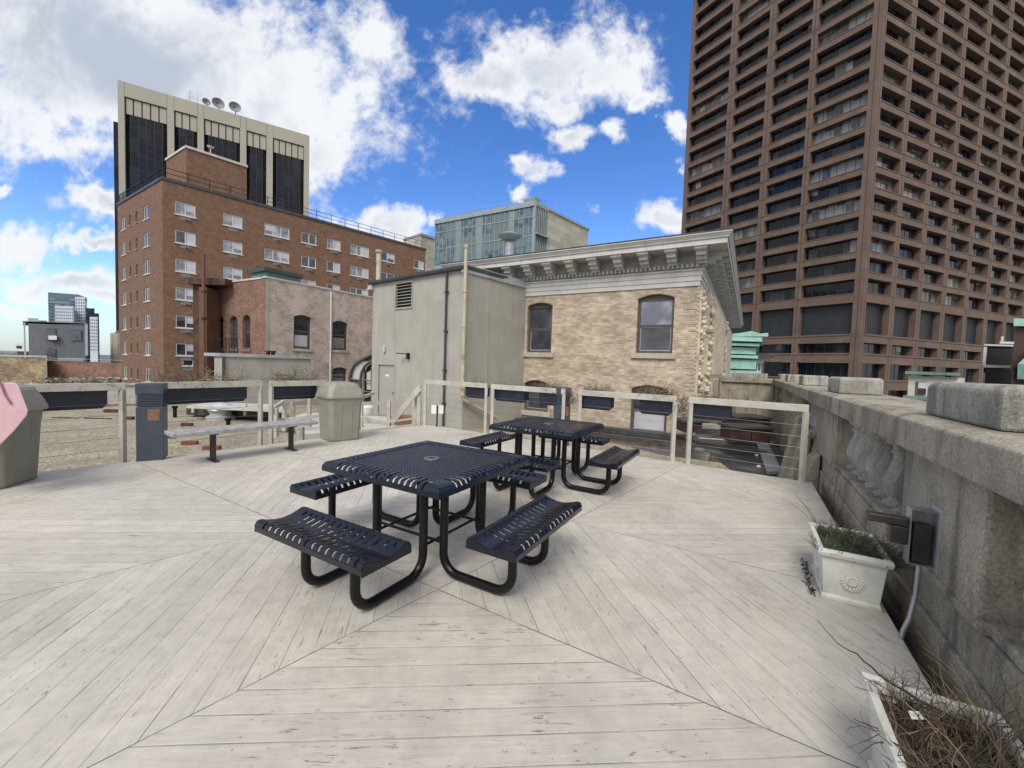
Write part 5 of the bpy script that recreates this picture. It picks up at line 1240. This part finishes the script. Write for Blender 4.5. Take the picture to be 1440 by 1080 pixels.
for F, bays in ((FL, lb), (FM, rb_)):
    for z0, z1 in rows:
        mb = MB(); F.box(mb, bays[0][0] + .02, bays[-1][1] - .02, -.07, .002, z0 - .16, z0 - .02); mb.build('sill_band', M['granite'], gt)
    for z0, z1, kd in low:
        mb = MB(); F.box(mb, bays[0][0] + .02, bays[-1][1] - .02, -.10, .002, z0 - .32, z0 - .02); mb.build('sill_band', M['granite'], gt, bevel=.05)
mb = MB()
for F, bays, first in ((FL, lb, 0), (FM, rb_, 0)):
    prev = 0
    for a, b in bays: c = (prev + a) / 2 if prev else a * .5; F.box(mb, c - .05, c + .05, -.012, .02, ZL, ZTOP); prev = b
mb.build('vertical_joint', M['granite_dk'], gt)
cand = []
for F, bays, side in ((FL, lb, 0), (FM, rb_, 1)):
    for a, b in bays:
        for (z0, z1, kd) in [(z0, z1, 'win') for z0, z1 in rows] + low:
            c = F.pt((a + b) / 2, 0, (z0 + z1) / 2); v = c - EYE; dd = v.length
            xi, yi = v.dot(RT) / v.dot(FW) * FPX + 720, 540 - v.dot(UP) / v.dot(FW) * FPX
            vis = -30 < xi < 1470 and -30 < yi < 540
            size = (b - a) * (z1 - z0) / dd ** 2 * abs((v / dd).dot(F.n))
            cand.append((0 if vis else 1, -size, len(cand), F, a, b, z0, z1, kd, side))
cand.sort(key=lambda q: q[:3])
rng = random.Random(3)
rest = MB()
for i, (_, _, _, F, a, b, z0, z1, kd, side) in enumerate(cand):
    mb = MB() if i < 99 else rest
    gm = M['louver_dark'] if kd == 'mech' else M['glass_m'] if (kd == 'dark' or rng.random() < .8) else M['glass_m2']
    mb.use(gm); F.box(mb, a + .01, b - .01, REC - .12, REC - .04, z0 + .01, z1 - .01)
    n_ = (6 if side == 0 else 4) if kd != 'mech' else 10
    mb.use(M['mullion_dk'])
    for k in range(1, n_): c = a + (b - a) * k / n_; F.box(mb, c - .04, c + .04, REC - .155, REC - .121, z0 + .01, z1 - .01)
    if kd == 'win' and rng.random() < .28:             # drawn blinds at random lights
        mb.use(M['glass_m2']); k = rng.randrange(n_); h_ = rng.uniform(.3, .95); F.box(mb, a + (b - a) * k / n_ + .06, a + (b - a) * (k + rng.choice((1, 1, 2)) if k < n_ - 1 else a * 0 + k + 1) / n_ - .06 if k < n_ - 1 else b - .06, REC - .135, REC - .1215, z1 - (z1 - z0) * h_, z1 - .02)
    if i < 99: mb.build('window', None, gt)
rest.build('window', None, gt, kind='stuff')

# ================================================================== SMALL BUILDINGS AND FAR CITY
def boxb(name, label, cat, px0, px1, ytop, Y, depth, zb, mat, az=None, group=None, roof=True):
    """a plain block: front wall between two pixel columns at distance Y"""
    a = aty(px0, ytop, Y); b = aty(px1, ytop, Y); r = thing(name, label, cat, (a.x, a.y, zb), group)
    mb = MB(); mb.box(a.x, b.x, Y, Y + depth, zb, a.z); mb.build('wall', mat, r); return r, a, b
# green copper topped building
Y = 44
r = thing('copper_topped_building', 'building with a bright green copper pediment and cornice beyond the buff corner', 'building', aty(1045, 530, Y) - Vector((0, 0, 33)))
def Gp(x, y, dy=0): return aty(x, y, Y + dy)
def gbox(name, x0, x1, y0, y1, mat, d0=0, d1=6):
    a, b = Gp(x0, y0), Gp(x1, y1); x0_, x1_ = min(a.x, b.x), max(a.x, b.x); z0_, z1_ = min(a.z, b.z), max(a.z, b.z); mb = MB()
    f0, f1 = (Y + d0) / Y, (Y + d1) / Y               # flanks run away from the deck
    mb.hexa([(x0_ * f0, Y + d0, z0_), (x1_ * f0, Y + d0, z0_), (x1_ * f1, Y + d1, z0_), (x0_ * f1, Y + d1, z0_), (x0_ * f0, Y + d0, z1_), (x1_ * f0, Y + d0, z1_), (x1_ * f1, Y + d1, z1_), (x0_ * f1, Y + d1, z1_)]); return mb.build(name, mat, r)
gbox('wall', 1022, 1062, 520, 640, M['green'], .0)
gbox('entablature', 1020, 1063, 505, 519.5, M['green'], -.15)
gbox('lower_cornice', 1020, 1066, 499, 504.5, M['green'], -.5)
gbox('frieze', 1022, 1063, 488, 498.5, M['green'], -.1)
gbox('upper_cornice', 1020, 1068, 482, 487.5, M['green'], -.6)
gbox('cyma', 1020, 1072, 474, 481.5, M['green'], -.9)
mb = MB(); mb.loft([[Gp(x, y) + Vector((0, d, 0)) for x, y in ((1024, 474), (1024, 470), (1036, 469), (1050, 466.5), (1062, 470), (1073, 469), (1073, 474))] for d in (-.9, -.5)]); mb.build('cresting', M['green'], r)
mb = MB(); a, b = Gp(1062, 502), Gp(1083, 502); mb.box(a.x, b.x, Y + 1.0, Y + 5, -31, a.z); mb.build('white_wing', plain('pale_wing', (.55, .54, .51), .8, .06, 1), r)
for x in (1064, 1069, 1074, 1079): a, b = Gp(x, 511), Gp(x + 2.6, 526); mb = MB(); mb.box(a.x, b.x, Y + .96, Y + 1.05, b.z, a.z); mb.build('window', M['pane'], r)
mb = MB(); a, b, c = Gp(1060, 494), Gp(1091, 500), Gp(1083, 503); mb.loft([[(a.x, a.y + d, a.z), (b.x, b.y + d, b.z), (b.x, b.y + d, b.z - .25), (a.x, a.y + d, c.z - .1)] for d in (.2, 5)]); mb.build('wing_roof', M['flash'], r)
# pale building with green edge on the right
Y = 26
r = thing('cream_building', 'low cream building with a green copper edge behind the second pier block', 'building', aty(1290, 560, Y) - Vector((0, 0, 32)))
gbox('wall', 1278, 1346, 529, 660, plain('cream_render', (.46, .44, .38), .85, .08, 1), 0, 5)
gbox('copper_edge', 1273, 1350, 522, 528.6, M['green_roof'], -.4, 5.2)
gbox('cream_band', 1276, 1348, 528.8, 532, plain('cream_render', ()), -.15, -.005)
gbox('plinth', 1270, 1345, 556, 563, M['green_roof'], -.5, -.005)
w_ = gbox('window', 1288.5, 1301, 536.5, 556, M['frame_br'], -.06, -.006)
for (y0, y1, mt) in ((537.5, 546, 'pane_b'), (547, 555, 'pane')): a, b = Gp(1290, y0), Gp(1300, y1); mb = MB(); mb.box(a.x, b.x, Y - .08, Y - .061, b.z, a.z); mb.build('pane', M[mt], w_)
# dark glass rooftop box
Y = 40
r = thing('glass_rooftop_box', 'dark glass rooftop box with white trim in front of the granite tower', 'roof structure', aty(1403, 520, Y))
gbox('glass', 1386, 1421, 488, 524, M['louver_dark'], 0, 5); gbox('top_trim', 1384, 1425, 484, 487.7, WHITE, -.2, 5); gbox('bottom_trim', 1383, 1421, 513, 518, WHITE, -.2, -.01); gbox('side_trim', 1383.5, 1386, 488, 513, WHITE, -.15, 1)
gbox('upper_vent', 1406, 1426, 480, 483.7, WHITE, 0, 1); gbox('vent_pipe', 1408, 1411, 473, 479.8, WHITE, 0, .4); gbox('side_glass', 1421.3, 1425, 488, 524, M['glass_t'], .1, 5); gbox('base', 1386, 1422, 518.2, 640, M['louver_dark'], -.1, 4.5)
Y = 34
r = thing('brown_gable_building', 'dark brown wall with green copper eave and gable at the right edge', 'building', aty(1435, 560, Y) - Vector((0, 0, 33)))
gbox('wall', 1429, 1475, 461, 640, M['bronzebrick'], 0, 4); gbox('copper_eave', 1426, 1475, 449, 460.7, M['green'], -.5, 3)
mb = MB(); mb.loft([[Gp(x, y) + Vector((0, d, 0)) for x, y in ((1424, 533), (1425, 512), (1442, 496), (1475, 480), (1475, 533))] for d in (-1.2, -.3)]); mb.build('copper_gable', M['green'], r)
mb = MB(); a, b = Gp(1437, 522), Gp(1444, 534); mb.box(a.x, b.x, Y - 1.25, Y - 1.201, b.z, a.z); mb.build('window', M['louver_dark'], r)
# left: corrugated grey house, cylinder, brick wall, far towers
Y = 52
r = thing('corrugated_house', 'blue-grey corrugated rooftop house with two dark windows and a window air conditioner', 'building', aty(78, 500, Y) - Vector((0, 0, 32)))
gbox('side_wall', 33, 40, 453, 640, plain('pale_corrugated', (.30, .33, .35), .5, .08, 1), .05, 9)
gbox('wall', 40.2, 120, 455, 640, M['siding'], 0, 9)
gbox('roof_edge', 32, 122, 451.5, 454.8, M['alu'], -.2, 9.2)
gbox('corner_trim', 119, 124, 455, 500, M['alu'], -.1, .8)
mb = MB()
for k in range(60): x = 41 + k * 1.32; a, b = Gp(x, 456), Gp(x + .5, 503); mb.box(a.x, b.x, Y - .05, Y - .001, b.z, a.z)
mb.build('corrugation', M['siding'], r)
for i, (x0, x1, y0, y1) in enumerate(((65, 80, 462, 480), (101, 116, 464, 480.5), (66, 80, 490, 505))):
    o = gbox('window', x0, x1, y0, y1, M['mullion_dk'], -.09, -.052); a, b = Gp(x0 + 1, y0 + 1), Gp(x1 - 1, y1 - 1); mb = MB(); mb.box(a.x, b.x, Y - .10, Y - .091, b.z, a.z); mb.build('pane', M['pane'], o)
gbox('air_conditioner', 68, 80, 472, 478, WHITE, -.7, -.11)
gbox('rooftop_hatch', 39, 54, 445.5, 451.2, M['wood_grey'], 2, 5)
gbox('rooftop_pipes', 54, 66, 449, 451.2, M['flash'], 2, 4)
Y = 60
r = thing('domed_tank', 'cream round drum with a low dark conical roof at the edge of the apartment block', 'tank', aty(155, 500, Y) - Vector((0, 0, 32)))
c = Gp(155, 480); rr = Gp(168, 480).x - c.x; mb = MB(); mb.lathe([(rr, -25), (rr, Gp(155, 468).z)], (c.x, Y + 2, 0), 24); mb.build('drum', plain('cream_drum', (.42, .41, .34), .8, .08, .4), r, smooth=True)
mb = MB(); zt = Gp(155, 467.8).z; mb.lathe([(rr * .75, zt), (rr * .45, zt + .45), (0.02, zt + .62)], (c.x, Y + 2, 0), 24); mb.build('roof', M['flash'], r)
mb = MB()
for k in range(10): a = 2 * pi * k / 10; mb.tube([(c.x + rr * cos(a), Y + 2 + rr * sin(a), -20), (c.x + rr * cos(a), Y + 2 + rr * sin(a), zt)], .06, 4)
mb.build('rib', M['limestone'], r)
Y = 27
r = thing('brick_wall', 'low red brick boundary wall with white coping and rubble along its foot', 'wall', aty(120, 540, Y) - Vector((0, 0, 2)))
gbox('brickwork', 66, 172, 507, 585, M['brick_pinkred'], 0, .4); gbox('coping', 65, 173, 503.3, 506.8, plain('white_coping', (.60, .59, .56), .8, .05, 1), -.15, .5)
mb = MB(); rng = random.Random(8)
for k in range(160):
    a = Gp(rng.uniform(75, 172), rng.uniform(531, 538)); s_ = rng.uniform(.05, .16); mb.lathe([(s_ * .6, -s_ * .4), (s_, 0), (s_ * .5, s_ * .4)], (a.x, Y - .1 - rng.random() * .5, a.z), 5)
mb.build('rubble', M['stone_pale'], r)
Y = 26
r = thing('brick_wall', 'crumbling yellow and dark rubble brick wall at the far left', 'wall', aty(30, 540, Y) - Vector((0, 0, 2)))
gbox('brickwork', -60, 65.5, 501, 585, M['brick_yellow'], 0, .8); gbox('coping', -60, 66, 498.6, 500.7, M['sill'], -.1, .9)
Y = 70
r = thing('flat_roof_house', 'low flat blue-grey roof with a small white dormer at the far left', 'building', aty(30, 520, Y) - Vector((0, 0, 30)))
gbox('roof', -60, 60, 491, 496, M['city_roof'], 0, 10); gbox('wall', -58, 60, 496.2, 640, M['siding'], .2, 9); gbox('dormer', 21, 34, 482.5, 490.8, WHITE, .5, 3)
o = gbox('dark_edge', 24, 64, 494, 499, M['flash'], -.4, -.01); gbox('dormer_window', 23, 30, 486, 490, M['louver_dark'], .4, .49)
# far towers
Y = 520
r = thing('glass_tower', 'far blue glass tower with a slanted dark crown, tallest on the horizon', 'tower', aty(95, 500, Y) - Vector((0, 0, 40)))
a, b, c = Gp(67.5, 411), Gp(105.5, 414), Gp(100, 412)
mb = MB(); z0 = -32
mb.loft([[(a.x, Y, z0), (b.x, Y + 4, z0), (b.x - 20, Y + 34, z0), (a.x, Y + 34, z0)], [(a.x, Y, Gp(70, 419).z), (b.x, Y + 4, Gp(70, 419).z), (b.x - 20, Y + 34, Gp(70, 419).z), (a.x, Y + 34, Gp(70, 419).z)]]); mb.build('shaft', M['tw_blue'], r)
z1 = Gp(70, 419).z + .02; mb = MB(); mb.loft([[(a.x, Y, z1), (b.x, Y + 4, z1), (b.x - 20, Y + 34, z1), (a.x, Y + 34, z1)], [(a.x, Y, a.z), (b.x, Y + 4, c.z - 1), (b.x - 20, Y + 34, c.z - 1), (a.x, Y + 34, a.z)]]); mb.build('crown', M['tw_dk'], r)
mb = MB()
z = -20
while z < z1: mb.hexa([(a.x, Y - .5, z), (b.x, Y + 3.5, z), (b.x, Y + 3.9, z), (a.x, Y - .1, z), (a.x, Y - .5, z + .8), (b.x, Y + 3.5, z + .8), (b.x, Y + 3.9, z + .8), (a.x, Y - .1, z + .8)]); z += 4
mb.build('floor_band', M['tw_dk'], r)
def grid_tower(label, x0, x1, y0, Y_, nx, depth=18, side=True):
    global Y, r
    Y = Y_; r = thing('white_tower', label, 'tower', aty(x0, 500, Y) - Vector((0, 0, 40)))
    a, b = Gp(x0, y0), Gp(x1, y0); F_ = Face((a.x, a.y), 90); W_ = b.x - a.x; hs = []
    z = a.z - 2.6
    while z > 1: hs += [(W_ * (k + .25) / nx, W_ * (k + .8) / nx, z - 1.9, z) for k in range(nx)]; z -= 3.6
    mb = MB(); mb.use(M['tw_white']); F_.wall(mb, 0, W_, -32, a.z, hs, .4); f_ = (Y + depth) / Y; mb.hexa([(a.x, Y + .6, -32), (b.x, Y + .6, -32), (b.x * f_, Y + depth, -32), (a.x * f_, Y + depth, -32), (a.x, Y + .6, a.z - .01), (b.x, Y + .6, a.z - .01), (b.x * f_, Y + depth, a.z - .01), (a.x * f_, Y + depth, a.z - .01)]); mb.build('facade', None, r)
    mb = MB(); F_.box(mb, .1, W_ - .1, .38, .55, -30, a.z - 1); mb.build('glazing', M['tw_dk'], r)
grid_tower('far white gridded tower in front of the blue glass tower', 77, 103, 430, 480, 9)
grid_tower('slim white gridded slab right of the blue glass tower', 105.8, 119.5, 417.5, 500, 4)
grid_tower('rightmost far white slab, dark glass on both sides of it', 126, 137, 445.5, 450, 4, 10)
Y = 560
r = thing('glass_tower', 'far dark blue glass slab behind the rightmost white slab', 'tower', aty(130, 500, Y) - Vector((0, 0, 40)))
gbox('shaft', 119.5, 141, 440, 560, M['tw_blue'], 0, 25); gbox('step', 121, 133, 433, 439.5, M['tw_dk'], 2, 20); gbox('core', 116, 121, 431, 560, M['tw_dk'], 5, 15)
# low skyline, mostly hidden, so the horizon is not bare
rng = random.Random(99)
bx = MB()
for k in range(150):
    a = rng.uniform(-1.2, 1.3); dd = rng.uniform(260, 900); x, y = dd * sin(a), dd * cos(a); w_ = rng.uniform(12, 30); bx.use(M[rng.choice(('city_roof', 'concrete', 'brick_red', 'siding'))]); bx.box(x - w_, x + w_, y - w_, y + w_, -32, rng.uniform(-24, -2))
bx.build('distant_city', kind='stuff')

# ================================================================== ROOFTOP BITS
# scattered bricks on the gravel
def brick_at(x, y, label, mat, rz, sz=(.2, .1, .06)):
    v = atz(x, y, -.82); mb = MB(); mb.box(-sz[0] / 2, sz[0] / 2, -sz[1] / 2, sz[1] / 2, 0, sz[2]); o = mb.build('loose_brick', mat, bevel=.006); o.location = v; o.rotation_euler.z = rz
    return tag(o, label, 'brick', 'loose bricks on the gravel roof')
RB = plain('red_clay_brick', (.17, .062, .042), .9, .2, 20)
for x, y, l, m_, rz, sz in ((267, 625, 'red brick on the gravel, left of the bench pedestal', RB, .3, (.34, .15, .09)), (298, 632, 'red brick right at the deck edge under the bench', RB, .2, (.36, .15, .09)), (237, 616, 'grey slab lying on the gravel beside the left bench end', M['bollard'], .1, (.4, .2, .07)),
        (222, 610, 'small dark brick beside the left bollard', M['rust'], .6, (.2, .12, .09)), (159, 580, 'dark brick at the far side of the gravel left of the bollard', M['rust'], .1, (.55, .18, .12)), (178, 590, 'dark brick between railing post and left bollard', M['rust'], .2, (.4, .16, .1)),
        (263, 599, 'dark brick on the gravel just above the bench plank', M['rust'], .2, (.3, .14, .1)), (138, 589, 'long splinter of dark timber on the gravel', M['twig_dark'], .05, (.9, .06, .03)), (92, 588, 'thin dark strip on the gravel near the left trough', M['twig_dark'], .0, (.9, .05, .03))):
    brick_at(x, y, l, m_, rz, sz)
# low parapet at the far side of the gravel roof and white catwalk decks
a, b = atz(-30, 572, -.82), atz(196, 567, -.82)
r = thing('roof_curb', 'low pale roof curb along the far side of the gravel', 'wall', a)
mb = MB(); mb.bar(a + Vector((0, 0, .42)), b + Vector((0, 0, .42)), .4, .84); mb.build('curb', M['rail'], r); mb = MB(); mb.bar(a + Vector((0, 0, .88)), b + Vector((0, 0, .88)), .55, .075); mb.build('coping', M['flash_pale'], r)
# pale timber walkway with rails between deck and stairhead door
wk = thing('timber_walkway', 'pale grey timber walkway and steps leading from the deck towards the stairhead door', 'walkway', (-5, 12, -.8))
def W8(x, y, z): return atz(x, y, z)
def slab(pts, z, th, nm='platform', mat=M['deck']):
    mb = MB(); q = [W8(x, y, z) for x, y in pts]; mb.prism([(v.x, v.y) for v in q], z - th, z); return mb.build(nm, mat, wk)
DK2 = plain('walkway_boards', (.46, .445, .42), .7, .1, 3, streak=.0)
slab([(262, 570), (398, 576), (398, 569), (300, 565.5)], -.30, .10, 'platform', DK2)
slab([(262, 572), (398, 578), (398, 571), (300, 567)], -.45, .30, 'platform_base', M['flash'])
slab([(386, 594), (520, 606), (560, 600), (545, 586), (430, 580)], -.52, .12, 'platform', DK2)
slab([(420, 611), (520, 605), (512, 598), (415, 601)], -.25, .1, 'step', DK2)
def rail2(pts, w_=.05, h_=.09, nm='handrail'):
    for p, q in zip(pts, pts[1:]):
        mb = MB(); mb.bar(aty(*p), aty(*q), w_, h_); mb.build(nm, M['rail'], wk)
rail2([(382, 577, 9.2), (398, 565, 10.0), (455, 556, 11.0)]); rail2([(382, 592, 9.4), (450, 585, 9.8)], .05, .08)
rail2([(470, 572, 10.8), (526, 553, 12.5)])
rail2([(492, 569, 11.0), (568, 564, 12.0)], .05, .09)
rail2([(494, 585, 9.9), (549, 596.5, 9.75)], .09, .10)
rail2([(549, 596, 9.8), (590, 545.5, 9.72)], .05, .13)
rail2([(505, 607, 9.3), (585, 597.5, 9.8)], .05, .05); rail2([(540, 594, 11), (586, 588, 11)], .05, .05)
for (x, y0, y1, Y_) in ((508, 567, 605, 10.6), (547, 564, 598, 11.4), (586, 550, 600, 9.9), (589.5, 541, 598.5, 9.80), (504, 590, 607, 9.6), (412, 562, 592, 10.3), (400, 566, 592, 10.0), (388, 574, 600, 9.3), (424, 600, 618, 8.4), (435, 560, 590, 10.6), (582, 560, 590, 11.0)):
    p, q = aty(x, y0, Y_), aty(x, y1, Y_); mb = MB(); mb.bar(q - Vector((0, 0, .25)), p, .085, .085); mb.build('post', M['rail'], wk)
for (x, y0, y1, Y_) in ((272, 571, 580, 15), (296, 570, 581, 15), (345, 568, 584, 14.5)):
    p, q = aty(x, y0, Y_), aty(x, y1, Y_); mb = MB(); mb.bar(q, p, .09, .09); mb.build('post', M['rail'], wk)
mb = MB(); p = aty(568, 592, 11.6); mb.box(p.x - .25, p.x + .25, 11.5, 11.8, p.z - .12, p.z + .16); mb.origin = p; tag(mb.build('timber_crate', plain('brown_timber', (.22, .11, .05), .8, .3, 6), bevel=.01), 'brown wooden crate seen under the sloping handrail', 'crate')
p = aty(516, 578, 13); mb = MB(); mb.lathe([(.16, 0), (.2, .08), (.2, .28), (.12, .36), (0, .38)], p - Vector((0, 0, .15)), 12); mb.origin = p; tag(mb.build('white_bucket', WHITE, smooth=True), 'white rounded bucket on the walkway left of the door', 'bucket')
# shiny dome vent
v = atz(311, 590, -.82); r = thing('dome_vent', 'shiny galvanised dome vent on the gravel roof behind the bench', 'roof vent', v)
mb = MB(); mb.lathe([(.46, 0), (.46, .12), (.38, .16), (.34, .18), (.34, .40)], v, 20); mb.build('base', M['flash_pale'], r, smooth=True)
mb = MB(); mb.lathe([(.42, .34), (.44, .38), (.40, .48), (.27, .58), (.08, .63), (0, .63)], v, 20); mb.build('dome', plain('bright_galvanised', (.62, .64, .66), .3, .08, 5, metal=.5), r, smooth=True)
for (x, y, l) in ((246, 587, 'short black vent post left of the dome vent'), (321, 607, 'short black vent post below the bench, right of the dome vent')):
    v = atz(x, y, -.82); mb = MB(); mb.lathe([(.06, 0), (.06, .34), (.09, .34), (.09, .42), (0, .42)], v, 10); mb.origin = v; tag(mb.build('vent_post', M['black'], smooth=True), l, 'vent')
# lower, darker roof in front of the buff corner with cabinets
mb = MB(); q = [atz(x, y, -.81) for x, y in ((1032, 664), (1150, 690), (1128, 600), (1050, 590), (960, 592), (955, 606))]; mb.poly(q); o = mb.build('membrane_roof', M['mem'], kind='structure')
q = [FB.pt(s, -d, -.80) for s, d in ((-.8, .001), (9, .001), (9, .5), (-.8, .5))]; mb = MB(); mb.hexa([*q, *[v + Vector((0, 0, .14)) for v in q]]); mb.origin = q[0]; tag(mb.build('roof_upstand', M['mem']), 'dark membrane upstand along the foot of the buff brick wall', 'roof edge')
def cabinet(x0, x1, y0, y1, Y_, dep, label, rz=0):
    a = aty(x0, y1, Y_); b = aty(x1, y1, Y_); h = aty(x0, y0, Y_).z - a.z; w_ = (b.x - a.x); r = thing('roof_cabinet', label, 'equipment cabinet', a, group='brown equipment cabinets on the lower roof')
    mb = MB(); mb.box(a.x, b.x, Y_, Y_ + dep, a.z, a.z + h); mb.build('body', M['bronzebrick'], r, bevel=.01)
    mb = MB(); mb.box(a.x - .05, b.x + .05, Y_ - .06, Y_ + dep + .05, a.z + h + .001, a.z + h + .06); mb.build('lid', M['flash'], r)
    mb = MB(); mb.box((a.x + b.x) / 2 - .01, (a.x + b.x) / 2 + .01, Y_ - .012, Y_ - .001, a.z + .03, a.z + h - .03); mb.build('door_seam', M['black'], r)
cabinet(1034, 1082, 588, 616, 12.6, .9, 'brown double cabinet against the far balustrade, upper one')
cabinet(1028, 1084, 602, 622, 10.9, .6, 'lower brown cabinet in front of the double cabinet')
cabinet(962, 987, 594, 608, 12.4, .8, 'small dark brown cabinet near the buff brick corner')
mb = MB(); a, b = aty(985, 597, 13.2), aty(1028, 604, 13.2); mb.box(a.x, b.x, 13.2, 13.6, b.z, a.z); mb.origin = a; tag(mb.build('pale_curb', M['stone_pale']), 'pale lichened stone curb between the brown cabinets', 'curb')
mb = MB(); mb.tube([atz(962, 615, -.6), atz(1085, 624, -.6)], .04, 6); mb.origin = atz(962, 615, -.6); tag(mb.build('roof_conduit', M['galv']), 'grey conduit lying across the lower roof', 'pipe')
v = atz(984, 634, -.82); mb = MB(); mb.lathe([(.16, 0), (.17, .05), (.10, .08), (.05, .09), (.05, .03)], v, 14); mb.origin = v; tag(mb.build('roof_drain', M['galv'], smooth=True), 'round grey roof drain on the gravel behind the rightmost railing', 'drain')
q = [atz(x, y, -.80) for x, y in ((1062, 622), (1078, 622), (1100, 668), (1078, 668))]; mb = MB(); mb.hexa([*q, *[v + Vector((0, 0, .10)) for v in q]]); mb.origin = q[0]; tag(mb.build('roof_duct', M['siding'], bevel=.02), 'long blue-grey duct running towards the deck beside the parapet', 'duct')
for k, (x, y) in enumerate(((1064, 641), (1067, 657))):
    v = atz(x, y, -.80); mb = MB(); mb.lathe([(.05, 0), (.05, .03), (.02, .05), (0, .05)], v, 8); mb.origin = v; tag(mb.build('roof_fixing', WHITE), 'small white cap on the dark roof, %s one' % ('farther', 'nearer')[k], 'roof cap')
for k, (s0, zt_) in enumerate(((7.3, .25), (8.4, .45), (9.6, .62))):
    mb = MB(); mb.origin = Vector(so_(s0, .8, -.8))
    mb.hexa([so_(s0, .60, -.8), so_(s0 + .5, .60, -.8), so_(s0 + .5, .958, -.8), so_(s0, .958, -.8), so_(s0, .86, zt_), so_(s0 + .5, .86, zt_), so_(s0 + .5, .958, zt_ + .1), so_(s0, .958, zt_ + .1)])
    tag(mb.build('stone_buttress', M['stone'], bevel=.02), 'sloping stone buttress at the foot of the parapet beyond the deck, %s of three' % ('nearest', 'middle', 'farthest')[k], 'buttress')
bpy.context.view_layer.update()
